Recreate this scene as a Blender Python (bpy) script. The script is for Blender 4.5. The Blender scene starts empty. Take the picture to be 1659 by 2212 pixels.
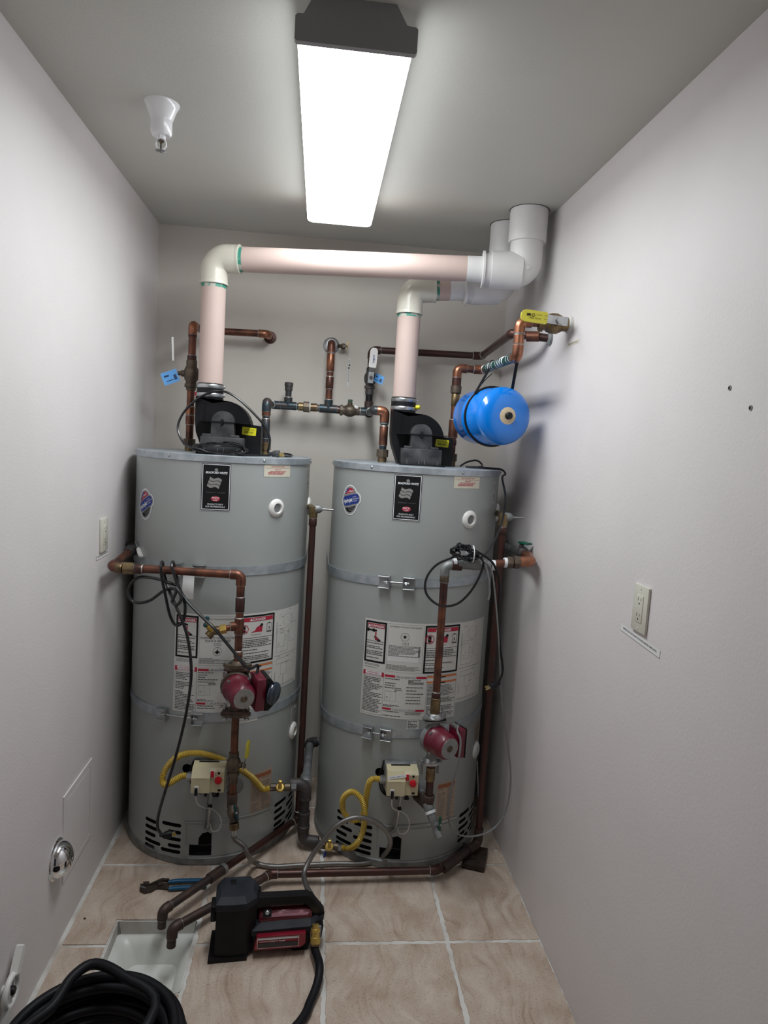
import bpy, bmesh, math, random
from mathutils import Vector, Matrix
random.seed(7)
SC = bpy.context.scene
COL = SC.collection
V = Vector
# ------------------------------------------------------------------ camera
CAM = V((0.71914, -3.02966, 1.58397)); YAW, PITCH, ROLL, FPX = 0.099877, -0.102569, 0.061122, 1467.559
CX, CY = 829.5, 1106.0
_f = V((math.sin(YAW)*math.cos(PITCH), math.cos(YAW)*math.cos(PITCH), math.sin(PITCH)))
_r = V((math.cos(YAW), -math.sin(YAW), 0)); _u = _r.cross(_f)
CR = _r*math.cos(ROLL) + _u*math.sin(ROLL); CU = -_r*math.sin(ROLL) + _u*math.cos(ROLL); CF = _f
cam_d = bpy.data.cameras.new('camera'); cam = bpy.data.objects.new('camera', cam_d); COL.objects.link(cam)
cam_d.sensor_fit = 'HORIZONTAL'; cam_d.sensor_width = 36; cam_d.lens = 36*FPX/1659; cam_d.clip_start = 0.02
cam.matrix_world = Matrix(((CR.x, CU.x, -CF.x, CAM.x), (CR.y, CU.y, -CF.y, CAM.y), (CR.z, CU.z, -CF.z, CAM.z), (0, 0, 0, 1)))
SC.camera = cam
# ------------------------------------------------------------------ world, exposure
w = bpy.data.worlds.new('world'); SC.world = w; w.use_nodes = True
w.node_tree.nodes['Background'].inputs[0].default_value = (0.5, 0.52, 0.55, 1)
w.node_tree.nodes['Background'].inputs[1].default_value = 0.04
SC.view_settings.view_transform = 'Standard'; SC.view_settings.look = 'None'
SC.view_settings.exposure = 0.0; SC.view_settings.gamma = 1.0; SC.view_settings.use_curve_mapping = False
LIGHT_STRENGTH = 24.0

# a pixel gives a direction; the distance comes from the plane or tank the thing touches
def ray(u, v): return CR*((u-CX)/FPX) - CU*((v-CY)/FPX) + CF
def px(u, v, x=None, y=None, z=None):
    d = ray(u, v)
    i, val = (0, x) if x is not None else (1, y) if y is not None else (2, z)
    return CAM + d*((val-CAM[i])/d[i])

# ------------------------------------------------------------------ materials
MATS = {}
def mat(name, col, rough=0.5, metal=0.0, var=0.0, col2=None, scale=8.0, bump=0.0, bscale=60.0, coat=0.0, emit=None, spec=0.5, detail=4.0, lo=0.35, hi=0.65):
    m = bpy.data.materials.new(name); m.use_nodes = True; MATS[name] = m
    nt = m.node_tree; b = nt.nodes['Principled BSDF']
    b.inputs['Base Color'].default_value = (*col, 1); b.inputs['Roughness'].default_value = rough
    b.inputs['Metallic'].default_value = metal; b.inputs['Specular IOR Level'].default_value = spec
    if coat: b.inputs['Coat Weight'].default_value = coat; b.inputs['Coat Roughness'].default_value = 0.08
    if emit: b.inputs['Emission Color'].default_value = (*emit[0], 1); b.inputs['Emission Strength'].default_value = emit[1]
    tc = None
    if var or col2 or bump:
        tc = nt.nodes.new('ShaderNodeTexCoord')
    if var or col2:
        n = nt.nodes.new('ShaderNodeTexNoise'); n.inputs['Scale'].default_value = scale; n.inputs['Detail'].default_value = detail
        nt.links.new(tc.outputs['Object'], n.inputs['Vector'])
        r = nt.nodes.new('ShaderNodeValToRGB'); nt.links.new(n.outputs['Fac'], r.inputs['Fac'])
        c2 = col2 if col2 else tuple(c*(1-var) for c in col)
        r.color_ramp.elements[0].position = lo; r.color_ramp.elements[0].color = (*c2, 1)
        r.color_ramp.elements[1].position = hi; r.color_ramp.elements[1].color = (*col, 1)
        nt.links.new(r.outputs['Color'], b.inputs['Base Color'])
    if bump:
        n2 = nt.nodes.new('ShaderNodeTexNoise'); n2.inputs['Scale'].default_value = bscale; n2.inputs['Detail'].default_value = 3
        nt.links.new(tc.outputs['Object'], n2.inputs['Vector'])
        bp = nt.nodes.new('ShaderNodeBump'); bp.inputs['Strength'].default_value = bump; bp.inputs['Distance'].default_value = 0.002
        nt.links.new(n2.outputs['Fac'], bp.inputs['Height']); nt.links.new(bp.outputs['Normal'], b.inputs['Normal'])
    return m
mat('wall', (0.735, 0.695, 0.69), 0.55, col2=(0.705, 0.665, 0.66), scale=3, bump=0.25, bscale=140)
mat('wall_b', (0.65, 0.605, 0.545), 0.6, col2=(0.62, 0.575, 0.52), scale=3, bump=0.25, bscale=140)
mat('ceiling', (0.60, 0.595, 0.55), 0.75, col2=(0.57, 0.565, 0.525), scale=2, bump=0.2, bscale=160)
mat('grout', (0.72, 0.71, 0.68), 0.9, col2=(0.44, 0.39, 0.34), scale=7, bump=0.8, bscale=120, lo=0.3, hi=0.55)
mat('tank', (0.375, 0.40, 0.39), 0.38, col2=(0.355, 0.38, 0.37), scale=4, coat=0.15)
mat('slot_shade', (0.006, 0.006, 0.006), 0.9)  # near-black colour standing in for the darkness inside slots and holes
mat('galv', (0.50, 0.545, 0.58), 0.42, 0.55, col2=(0.36, 0.405, 0.44), scale=25, bump=0.1)
mat('galv_dull', (0.30, 0.31, 0.31), 0.55, 0.5, col2=(0.20, 0.21, 0.21), scale=30)
mat('steel', (0.55, 0.57, 0.58), 0.32, 0.9, var=0.35, scale=20)
mat('chrome', (0.85, 0.86, 0.87), 0.07, 1.0)
mat('pvc_pink', (0.60, 0.465, 0.415), 0.6, spec=0.3, col2=(0.56, 0.435, 0.39), scale=6)
mat('pvc_cream', (0.68, 0.65, 0.565), 0.28, col2=(0.64, 0.61, 0.51), scale=6)
mat('pvc_white', (0.80, 0.79, 0.78), 0.4, col2=(0.74, 0.73, 0.72), scale=8)
mat('primer_green', (0.05, 0.28, 0.20), 0.5, col2=(0.50, 0.52, 0.45), scale=40, lo=0.4, hi=0.5)
mat('copper', (0.23, 0.095, 0.06), 0.42, 0.75, col2=(0.10, 0.05, 0.04), scale=22, lo=0.35, hi=0.62)
mat('copper_bright', (0.42, 0.18, 0.105), 0.34, 0.85, col2=(0.20, 0.09, 0.06), scale=25, lo=0.3, hi=0.6)
mat('copper_dark', (0.095, 0.04, 0.032), 0.42, 0.7, col2=(0.08, 0.05, 0.045), scale=18)
mat('copper_black', (0.045, 0.04, 0.04), 0.5, 0.5, col2=(0.09, 0.055, 0.045), scale=25, lo=0.3, hi=0.8)
mat('copper_blue', (0.035, 0.06, 0.075), 0.4, 0.6, col2=(0.10, 0.07, 0.06), scale=30, lo=0.35, hi=0.6)
mat('solder', (0.50, 0.49, 0.47), 0.45, 0.7, var=0.4, scale=60)
mat('brass', (0.27, 0.20, 0.10), 0.4, 0.8, col2=(0.15, 0.10, 0.06), scale=30)
mat('brass_bright', (0.74, 0.52, 0.14), 0.35, 0.7, var=0.3, scale=30)
mat('bronze', (0.16, 0.125, 0.09), 0.5, 0.6, col2=(0.09, 0.07, 0.055), scale=35)
mat('iron', (0.055, 0.05, 0.05), 0.55, 0.4, col2=(0.09, 0.08, 0.08), scale=30, bump=0.3)
mat('iron_brown', (0.13, 0.085, 0.065), 0.6, 0.4, col2=(0.07, 0.05, 0.045), scale=30, bump=0.3)
mat('rubber', (0.008, 0.008, 0.010), 0.45, spec=0.3)
mat('cord_black', (0.008, 0.008, 0.010), 0.28, spec=0.6)
mat('rubber_hose', (0.006, 0.0065, 0.009), 0.5, spec=0.25, bump=0.15, bscale=80)
mat('cord_grey', (0.20, 0.20, 0.205), 0.5)
mat('wire_white', (0.62, 0.61, 0.58), 0.5)
mat('black_plastic', (0.006, 0.0065, 0.0075), 0.4, spec=0.22, col2=(0.012, 0.012, 0.014), scale=9, bump=0.1)
mat('dusty_plastic', (0.025, 0.026, 0.03), 0.45, spec=0.35, col2=(0.085, 0.085, 0.088), scale=16, bump=0.1)
mat('navy_plastic', (0.010, 0.013, 0.019), 0.55, spec=0.3, col2=(0.022, 0.026, 0.034), scale=20, bump=0.3, bscale=200)
mat('pump_red', (0.15, 0.008, 0.026), 0.38, col2=(0.125, 0.007, 0.022), scale=12, coat=0.2)
mat('tool_red', (0.27, 0.012, 0.03), 0.25, 0.3, coat=0.4)
mat('tool_red_dark', (0.11, 0.008, 0.018), 0.25, 0.2, coat=0.4)
mat('reflection_pink', (0.75, 0.38, 0.46), 0.25, 0.6)  # colour of the reflection painted on the utility pump's motor tube
mat('blue_tank', (0.0, 0.20, 0.74), 0.2, coat=0.6)
mat('sleeve_teal', (0.02, 0.09, 0.08), 0.4)
mat('tan_ring', (0.62, 0.50, 0.34), 0.5)
mat('ivory', (0.60, 0.54, 0.36), 0.4, col2=(0.55, 0.49, 0.32), scale=10)
mat('ivory_plate', (0.66, 0.64, 0.55), 0.35)
mat('red_knob', (0.55, 0.008, 0.02), 0.3)
mat('yellow_hose', (0.62, 0.43, 0.055), 0.4, col2=(0.50, 0.34, 0.06), scale=14)
mat('yellow_paint', (0.62, 0.56, 0.06), 0.4)
mat('green_handle', (0.005, 0.09, 0.055), 0.35)
mat('teal_handle', (0.005, 0.06, 0.075), 0.35)
mat('blue_grip', (0.005, 0.085, 0.19), 0.35)
mat('pliers_steel', (0.045, 0.035, 0.03), 0.5, 0.5, col2=(0.08, 0.06, 0.05), scale=60)
mat('tag_blue', (0.14, 0.42, 0.85), 0.5)
mat('tag_blue_dark', (0.02, 0.06, 0.16), 0.5)
mat('paper', (0.70, 0.70, 0.67), 0.5, col2=(0.66, 0.66, 0.63), scale=10)
mat('paper_white', (0.78, 0.78, 0.77), 0.4)
mat('paper_cream', (0.68, 0.64, 0.52), 0.5)
mat('paper_tan', (0.50, 0.385, 0.30), 0.55, col2=(0.46, 0.36, 0.28), scale=14)
mat('print_black', (0.007, 0.007, 0.008), 0.5, spec=0.3)
mat('print_grey', (0.05, 0.05, 0.05), 0.6)
mat('print_light', (0.22, 0.22, 0.215), 0.6)
mat('print_red', (0.48, 0.018, 0.05), 0.5)
mat('print_orange', (0.70, 0.20, 0.05), 0.5)
mat('print_brown', (0.36, 0.13, 0.07), 0.6)
mat('print_blue', (0.01, 0.035, 0.25), 0.4)
mat('print_sky', (0.02, 0.14, 0.50), 0.4)
mat('print_white', (0.80, 0.82, 0.84), 0.5)
mat('print_silver', (0.38, 0.38, 0.37), 0.35, 0.4)
mat('label_yellow', (0.75, 0.70, 0.02), 0.45)
mat('white_plastic', (0.80, 0.79, 0.76), 0.35)
mat('white_gloss', (0.88, 0.88, 0.90), 0.2, coat=0.4)
mat('fixture_grey', (0.30, 0.30, 0.305), 0.5)
mat('fixture_white', (0.75, 0.75, 0.75), 0.5)
mat('sink_white', (0.76, 0.77, 0.73), 0.35, col2=(0.66, 0.67, 0.63), scale=9, bump=0.1)
mat('concrete', (0.30, 0.30, 0.285), 0.85, col2=(0.20, 0.20, 0.19), scale=25, bump=0.6)
mat('wood_dark', (0.045, 0.028, 0.02), 0.7, col2=(0.02, 0.014, 0.01), scale=20)
mat('clear_blue', (0.018, 0.028, 0.05), 0.12, coat=0.7)
mat('nameplate', (0.34, 0.35, 0.34), 0.4, 0.5, var=0.15, scale=40)
mat('lens', (0.8, 0.8, 0.8), 0.4, emit=((0.93, 0.975, 1.0), LIGHT_STRENGTH))
mat('lens_side', (0.8, 0.8, 0.8), 0.4, emit=((0.93, 0.975, 1.0), LIGHT_STRENGTH*0.55))
mat('lens_end', (0.8, 0.8, 0.8), 0.4, emit=((0.93, 0.975, 1.0), LIGHT_STRENGTH*0.14))
mat('wire_blue', (0.01, 0.03, 0.22), 0.4)
mat('debris', (0.66, 0.64, 0.60), 0.8)
mat('braid', (0.30, 0.29, 0.275), 0.36, 0.8, col2=(0.16, 0.155, 0.15), scale=900, lo=0.40, hi=0.60, bump=0.3, bscale=900)

def tile_mat():
    m = bpy.data.materials.new('travertine'); m.use_nodes = True; MATS['tile'] = m
    nt = m.node_tree; N = nt.nodes; L = nt.links; b = N['Principled BSDF']; b.inputs['Roughness'].default_value = 0.42
    tc = N.new('ShaderNodeTexCoord'); oi = N.new('ShaderNodeObjectInfo')
    ge = N.new('ShaderNodeNewGeometry')
    add = N.new('ShaderNodeVectorMath'); add.operation = 'MULTIPLY_ADD'
    cmb = N.new('ShaderNodeCombineXYZ'); mu = N.new('ShaderNodeMath'); mu.operation = 'MULTIPLY'; mu.inputs[1].default_value = 37.0
    L.new(oi.outputs['Random'], mu.inputs[0]); L.new(mu.outputs[0], cmb.inputs[0]); L.new(mu.outputs[0], cmb.inputs[1])
    L.new(ge.outputs['Position'], add.inputs[0]); add.inputs[1].default_value = (1, 1, 1); L.new(cmb.outputs[0], add.inputs[2])
    # swirled veins: stretched noise, bent by a slower noise
    n0 = N.new('ShaderNodeTexNoise'); n0.inputs['Scale'].default_value = 3.0; n0.inputs['Detail'].default_value = 2; L.new(add.outputs[0], n0.inputs['Vector'])
    sw = N.new('ShaderNodeVectorMath'); sw.operation = 'MULTIPLY_ADD'; L.new(n0.outputs['Color'], sw.inputs[0]); sw.inputs[1].default_value = (0.34, 0.34, 0); L.new(add.outputs[0], sw.inputs[2])
    mp = N.new('ShaderNodeMapping'); mp.inputs['Rotation'].default_value = (0, 0, 0.75); mp.inputs['Scale'].default_value = (14.0, 1.4, 1)
    L.new(sw.outputs[0], mp.inputs['Vector'])
    wv = N.new('ShaderNodeTexNoise'); wv.inputs['Scale'].default_value = 2.4; wv.inputs['Detail'].default_value = 7; wv.inputs['Roughness'].default_value = 0.62
    L.new(mp.outputs[0], wv.inputs['Vector'])
    r1 = N.new('ShaderNodeValToRGB'); L.new(wv.outputs['Fac'], r1.inputs['Fac'])
    e = r1.color_ramp.elements; e[0].position = 0.30; e[0].color = (0.43, 0.325, 0.255, 1); e[1].position = 0.70; e[1].color = (0.66, 0.575, 0.495, 1)
    k = r1.color_ramp.elements.new(0.46); k.color = (0.585, 0.48, 0.395, 1)
    n1 = N.new('ShaderNodeTexNoise'); n1.inputs['Scale'].default_value = 9; n1.inputs['Detail'].default_value = 6; L.new(add.outputs[0], n1.inputs['Vector'])
    r2 = N.new('ShaderNodeValToRGB'); L.new(n1.outputs['Fac'], r2.inputs['Fac'])
    r2.color_ramp.elements[0].position = 0.30; r2.color_ramp.elements[0].color = (0.78, 0.71, 0.66, 1)
    r2.color_ramp.elements[1].position = 0.58; r2.color_ramp.elements[1].color = (1, 1, 1, 1)
    mx = N.new('ShaderNodeMix'); mx.data_type = 'RGBA'; mx.blend_type = 'MULTIPLY'; mx.inputs[0].default_value = 1
    L.new(r1.outputs[0], mx.inputs[6]); L.new(r2.outputs[0], mx.inputs[7])
    n2 = N.new('ShaderNodeTexNoise'); n2.inputs['Scale'].default_value = 160; n2.inputs['Detail'].default_value = 4; L.new(add.outputs[0], n2.inputs['Vector'])
    r3 = N.new('ShaderNodeValToRGB'); L.new(n2.outputs['Fac'], r3.inputs['Fac'])
    r3.color_ramp.elements[0].position = 0.32; r3.color_ramp.elements[0].color = (0.42, 0.36, 0.32, 1)
    r3.color_ramp.elements[1].position = 0.44; r3.color_ramp.elements[1].color = (1, 1, 1, 1)
    mx2 = N.new('ShaderNodeMix'); mx2.data_type = 'RGBA'; mx2.blend_type = 'MULTIPLY'; mx2.inputs[0].default_value = 0.45
    L.new(mx.outputs[2], mx2.inputs[6]); L.new(r3.outputs[0], mx2.inputs[7])
    L.new(mx2.outputs[2], b.inputs['Base Color'])
    bp = N.new('ShaderNodeBump'); bp.inputs['Strength'].default_value = 0.35; bp.inputs['Distance'].default_value = 0.002
    L.new(n2.outputs['Fac'], bp.inputs['Height']); L.new(bp.outputs[0], b.inputs['Normal'])
tile_mat()

# ------------------------------------------------------------------ mesh helpers
def frame(d):
    d = V(d).normalized(); a = V((0, 0, 1)) if abs(d.z) < 0.9 else V((0, 1, 0))
    x = a.cross(d).normalized(); return x, d.cross(x).normalized(), d
class MB:
    def __init__(s): s.v = []; s.f = []
    def add(s, vs, fs):
        o = len(s.v); s.v += [V(p) for p in vs]; s.f += [tuple(i+o for i in f) for f in fs]; return s
    def box(s, c, size, rot=None, bev=0.0, seg=2):
        bm = bmesh.new(); bmesh.ops.create_cube(bm, size=1)
        for q in bm.verts: q.co = V((q.co.x*size[0], q.co.y*size[1], q.co.z*size[2]))
        if bev: bmesh.ops.bevel(bm, geom=bm.edges[:], offset=bev, segments=seg, affect='EDGES', profile=0.5)
        R = rot.to_3x3() if rot else Matrix.Identity(3)
        bm.verts.index_update()
        s.add([R @ q.co + V(c) for q in bm.verts], [[q.index for q in f.verts] for f in bm.faces]); bm.free(); return s
    def tube(s, pts, r, n=12, cap=True, flat=1.0, closed=False):
        pts = [V(p) for p in pts]; m = len(pts); rs = r if isinstance(r, (list, tuple)) else [r]*m
        tang = []
        for i in range(m):
            a = pts[(i-1) % m] if (closed or i > 0) else pts[i]; b = pts[(i+1) % m] if (closed or i < m-1) else pts[i]
            t = b-a; tang.append(t.normalized() if t.length > 1e-9 else V((0, 0, 1)))
        x, y, _ = frame(tang[0]); vs = []
        for i in range(m):
            if i:
                q = tang[i-1].rotation_difference(tang[i]); x = q @ x
                x = (x - tang[i]*x.dot(tang[i])).normalized()
            y = tang[i].cross(x)
            for k in range(n):
                a = 2*math.pi*k/n; vs.append(pts[i] + (x*math.cos(a) + y*math.sin(a)*flat)*rs[i])
        fs = []
        for i in range(m if closed else m-1):
            j = (i+1) % m
            for k in range(n): fs.append((i*n+k, i*n+(k+1) % n, j*n+(k+1) % n, j*n+k))
        if cap and not closed: fs.append(tuple(range(n-1, -1, -1))); fs.append(tuple((m-1)*n+k for k in range(n)))
        return s.add(vs, fs)
    def lathe(s, o, d, prof, n=24, caps=True, xref=None, rot0=0.0):
        o = V(o); x, y, d = frame(d)
        if xref is not None: x = (V(xref)-d*V(xref).dot(d)).normalized(); y = d.cross(x)
        vs = []
        for r, h in prof:
            for k in range(n):
                a = 2*math.pi*k/n+rot0; vs.append(o + d*h + (x*math.cos(a)+y*math.sin(a))*r)
        fs = []
        for i in range(len(prof)-1):
            for k in range(n): fs.append((i*n+k, i*n+(k+1) % n, (i+1)*n+(k+1) % n, (i+1)*n+k))
        if caps:
            if prof[0][0] > 1e-6: fs.append(tuple(range(n-1, -1, -1)))
            if prof[-1][0] > 1e-6: fs.append(tuple((len(prof)-1)*n+k for k in range(n)))
        return s.add(vs, fs)
    def rod(s, a, b, r, n=16, bev=0.0):
        a, b = V(a), V(b); L = (b-a).length
        if bev: return s.lathe(a, b-a, [(r-bev, 0), (r, bev), (r, L-bev), (r-bev, L)], n)
        return s.lathe(a, b-a, [(r, 0), (r, L)], n)
    def prism(s, poly, n, th):
        n = V(n).normalized()*th; k = len(poly); p = [V(q) for q in poly]
        vs = p + [q+n for q in p]
        fs = [tuple(range(k-1, -1, -1)), tuple(range(k, 2*k))] + [(i, (i+1) % k, (i+1) % k+k, i+k) for i in range(k)]
        return s.add(vs, fs)
    def sphere(s, c, r, n=16, sq=(1, 1, 1)):
        prof = [(max(r*math.sin(math.pi*i/(n//2)), 0.0), -r*math.cos(math.pi*i/(n//2))) for i in range(n//2+1)]
        prof = [(max(a, 1e-5), h) for a, h in prof]
        t = MB().lathe((0, 0, 0), (0, 0, 1), prof, n)
        return s.add([V((q.x*sq[0], q.y*sq[1], q.z*sq[2]))+V(c) for q in t.v], t.f)
    def fill(s, loops, sub=0, mapf=None):
        bm = bmesh.new()
        for lp in (loops if isinstance(loops[0][0], (list, tuple, Vector)) else [loops]):
            bm.faces.new([bm.verts.new((p[0], p[1], 0)) for p in lp])
        bmesh.ops.triangulate(bm, faces=bm.faces[:])
        for _ in range(sub): bmesh.ops.subdivide_edges(bm, edges=bm.edges[:], cuts=1, use_grid_fill=True)
        bm.verts.index_update()
        f = mapf if mapf else (lambda a, b: V((a, b, 0)))
        s.add([f(q.co.x, q.co.y) for q in bm.verts], [[q.index for q in fc.verts] for fc in bm.faces]); bm.free(); return s

LOC = {}
STUFF = {'fine_text', 'white_print', 'red_print', 'black_print', 'grey_print', 'orange_print', 'line_drawing', 'barcode', 'bars', 'stars', 'lettering', 'panel_lettering', 'badge_lettering', 'print_bars'}   # print too fine to pick apart
def _link(o): COL.objects.link(o); return o
def thing(name, label, cat, loc=(0, 0, 0), group=None):
    o = _link(bpy.data.objects.new(name, None)); o.location = loc; o['label'] = label; o['category'] = cat
    o.empty_display_size = 0.05
    if group: o['group'] = group
    LOC[o.name] = V(loc); return o
def tag(o, label, cat, group=None):
    o['label'] = label; o['category'] = cat
    if group: o['group'] = group
    return o
def obj(name, mb, m, parent=None, label=None, smooth=True, ang=38, kind=None, clean=False):
    me = bpy.data.meshes.new(name); off = LOC[parent.name] if parent else V((0, 0, 0))
    me.from_pydata([p-off for p in mb.v], [], mb.f); me.validate(clean_customdata=False)
    if clean:
        bm = bmesh.new(); bm.from_mesh(me); bmesh.ops.recalc_face_normals(bm, faces=bm.faces[:]); bm.to_mesh(me); bm.free()
    me.materials.append(MATS[m] if isinstance(m, str) else m)
    if smooth:
        me.polygons.foreach_set('use_smooth', [True]*len(me.polygons)); me.set_sharp_from_angle(angle=math.radians(ang))
    me.update()
    o = _link(bpy.data.objects.new(name, me)); o.parent = parent; LOC[o.name] = off
    if label: o['label'] = label
    if kind or name in STUFF: o['kind'] = kind or 'stuff'
    return o
def fillet(pts, rad, n=6):
    pts = [V(p) for p in pts]; out = [pts[0]]
    for i in range(1, len(pts)-1):
        a = (pts[i-1]-pts[i]); b = (pts[i+1]-pts[i]); la, lb = a.length, b.length; a.normalize(); b.normalize()
        ang = a.angle(b)
        if ang > 3.1: out.append(pts[i]); continue
        t = min(rad/math.tan(ang/2), la*0.49, lb*0.49); R_ = t*math.tan(ang/2)
        c = pts[i] + (a+b).normalized()*(R_/math.sin(ang/2)); p0 = pts[i]+a*t; p1 = pts[i]+b*t
        u = (p0-c); w_ = (p1-c); tot = u.angle(w_); ax = u.cross(w_).normalized()
        for k in range(n+1): out.append(c + Matrix.Rotation(tot*k/n, 3, ax) @ u)
    out.append(pts[-1]); return out
def spline(pts, n=8, closed=False):
    pts = [V(p) for p in pts]; m = len(pts); out = []
    g = (lambda i: pts[i % m]) if closed else (lambda i: pts[max(0, min(m-1, i))])
    for i in range(m if closed else m-1):
        p0, p1, p2, p3 = g(i-1), g(i), g(i+1), g(i+2)
        for k in range(n):
            t = k/n; out.append(0.5*((2*p1)+(p2-p0)*t+(2*p0-5*p1+4*p2-p3)*t*t+(3*p1-p0-3*p2+p3)*t**3))
    if not closed: out.append(pts[-1])
    return out
_TXT = {}
def text2d(body, size, shear=0.0, weight=0.0, space=1.0):
    key = (body, shear, weight, space)
    if key not in _TXT:
        cu = bpy.data.curves.new('t', 'FONT'); cu.body = body; cu.size = 1; cu.shear = shear; cu.offset = weight; cu.space_character = space
        cu.resolution_u = 2; o = bpy.data.objects.new('t', cu); COL.objects.link(o)
        dg = bpy.context.evaluated_depsgraph_get(); me = o.evaluated_get(dg).to_mesh()
        vs = [(p.co.x, p.co.y) for p in me.vertices]; fs = [tuple(p.vertices) for p in me.polygons]
        o.evaluated_get(dg).to_mesh_clear(); bpy.data.objects.remove(o); bpy.data.curves.remove(cu)
        _TXT[key] = (vs, fs)
    vs, fs = _TXT[key]; return [(a*size, b*size) for a, b in vs], fs
class Surf:                       # a flat or curved sheet that print is laid on
    def __init__(s, f): s.f = f
    def rect(s, mb, s0, s1, t0, t1, off, step=0.012):
        n = max(1, int(abs(s1-s0)/step)); vs = []
        for i in range(n+1):
            a = s0+(s1-s0)*i/n; vs += [s.f(a, t0, off), s.f(a, t1, off)]
        mb.add(vs, [(2*i, 2*i+2, 2*i+3, 2*i+1) for i in range(n)]); return mb
    def box(s, mb, s0, s1, t0, t1, w, off):
        s.rect(mb, s0, s1, t0, t0+w, off); s.rect(mb, s0, s1, t1-w, t1, off); s.rect(mb, s0, s0+w, t0, t1, off); s.rect(mb, s1-w, s1, t0, t1, off)
    def text(s, mb, body, sc, tc, size, off, align='C', width=None, shear=0, weight=0.0, rot=0.0, space=1.0):
        vs, fs = text2d(body, size, shear, weight, space)
        if not vs: return
        x0 = min(v[0] for v in vs); x1 = max(v[0] for v in vs); k = width/(x1-x0) if width else 1.0
        ox = {'C': (x0+x1)/2, 'L': x0, 'R': x1}[align]; c, n = math.cos(rot), math.sin(rot)
        out = []
        for a, b in vs:
            a = (a-ox)*k; b = b-size*0.34; out.append(s.f(sc+a*c-b*n, tc+a*n+b*c, off))
        mb.add(out, fs)
    def poly(s, mb, pts, off, sub=1): mb.fill(pts, sub, lambda a, b: s.f(a, b, off))
    def lines(s, mb, s0, s1, t0, t1, pitch, h, off, rnd, fillp=0.9, words=True):
        t = t1-h
        while t > t0:
            e = s0+(s1-s0)*(rnd.uniform(0.75, 1.0) if rnd.random() < 0.8 else rnd.uniform(0.3, 0.6))
            if words:
                a = s0
                while a < e-0.002:
                    b = min(e, a+rnd.uniform(0.004, 0.014)); s.rect(mb, a, b, t, t+h, off, 0.02); a = b+0.0016
            else: s.rect(mb, s0, e, t, t+h, off, 0.02)
            t -= pitch*(1.0 if rnd.random() < fillp else 1.9)
def plane_surf(o, ex, ey):
    o, ex, ey = V(o), V(ex).normalized(), V(ey).normalized(); n = ex.cross(ey)
    return Surf(lambda s, t, k: o+ex*s+ey*t+n*k)
def ell(cx, cy, rx, ry, n=28, a0=0, a1=2*math.pi, rot=0.0):
    full = abs(a1-a0-2*math.pi) < 1e-6; m = n if full else n+1; o = []
    for i in range(m):
        a = a0+(a1-a0)*i/n; x, y = rx*math.cos(a), ry*math.sin(a)
        o.append((cx+x*math.cos(rot)-y*math.sin(rot), cy+x*math.sin(rot)+y*math.cos(rot)))
    return o

# ================================================================== ROOM
W, H, YB, YF = 1.518, 2.44, 0.025, -3.30
T = 0.12
def struct(name, mb, m, parent=None, **k):
    o = obj(name, mb, m, parent, **k)
    if parent is None: o['kind'] = 'structure'
    return o
SX0, SX1, SY0, SY1 = 0.152, 0.402, -1.215, -0.925      # floor sink opening
m = MB()
for x0, x1, y0, y1 in ((-T, SX0, YF-T, YB+T), (SX1, W+T, YF-T, YB+T), (SX0, SX1, YF-T, SY0), (SX0, SX1, SY1, YB+T)):
    m.box(((x0+x1)/2, (y0+y1)/2, -0.0435), (x1-x0, y1-y0, 0.08))
FLOOR = struct('floor', m, 'grout', smooth=False)
XL = [0.0, 0.0086, 0.4089, 0.8092, 1.2095, W]
YL = [YB, -0.232, -0.6323, -1.0326, -1.4329, -1.8332, -2.2335, -2.6338, -3.0341, YF]
G = 0.0068
rn = random.Random(3)
def jag(p0, p1, n=26, amp=0.0028):
    p0, p1 = V((*p0, 0)), V((*p1, 0)); d = (p1-p0); nn = V((-d.y, d.x, 0)).normalized(); L = []
    for i in range(n): L.append(p0+d*(i/n)+nn*(rn.uniform(-amp, amp) if i else 0))
    return [(q.x, q.y) for q in L]
def slab(name, x0, x1, y0, y1, parent):
    P = jag((x0, y0), (x1, y0))+jag((x1, y0), (x1, y1))+jag((x1, y1), (x0, y1))+jag((x0, y1), (x0, y0))
    c = V(((x0+x1)/2, (y0+y1)/2, 0)); b = 0.0018; k = len(P); z = rn.uniform(-0.0008, 0.0)
    ins = [V((q[0], q[1], 0))+(c-V((q[0], q[1], 0))).normalized()*b for q in P]
    vs = [V((q[0], q[1], -0.012)) for q in P]+[V((q[0], q[1], z-b*0.8)) for q in P]+[V((q.x, q.y, z)) for q in ins]
    fs = [(i, (i+1) % k, (i+1) % k+k, i+k) for i in range(k)]+[(i+k, (i+1) % k+k, (i+1) % k+2*k, i+2*k) for i in range(k)]+[tuple(range(2*k, 3*k))]
    mm = MB().add(vs, fs); return obj('tile', mm, 'tile', parent, smooth=False)
for i in range(1, len(XL)-1):
    for j in range(len(YL)-1):
        x0 = XL[i]+G; x1 = XL[i+1]-(G if i < len(XL)-2 else 0.003); y1 = YL[j]-(G if j else 0.003); y0 = YL[j+1]+G
        if x0 < SX0 and x1 > SX0 and y0 < SY1 and y1 > SY0:      # tile notched round the floor sink
            a, b = max(y0, SY0-0.008), min(y1, SY1+0.008); mm = MB()
            for q in ((x0, SX0-0.008, y0, y1), (SX0-0.008, x1, y0, a), (SX0-0.008, x1, b, y1)):
                if q[3]-q[2] > 0.01: mm.box(((q[0]+q[1])/2, (q[2]+q[3])/2, -0.006), (q[1]-q[0], q[3]-q[2], 0.012))
            obj('tile', mm, 'tile', FLOOR, smooth=False); continue
        slab('tile', x0, x1, y0, y1, FLOOR)
struct('wall_left', MB().box((-T/2, (YB+YF)/2, H/2), (T, YB-YF+2*T, H+0.2)), 'wall', smooth=False)
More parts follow.
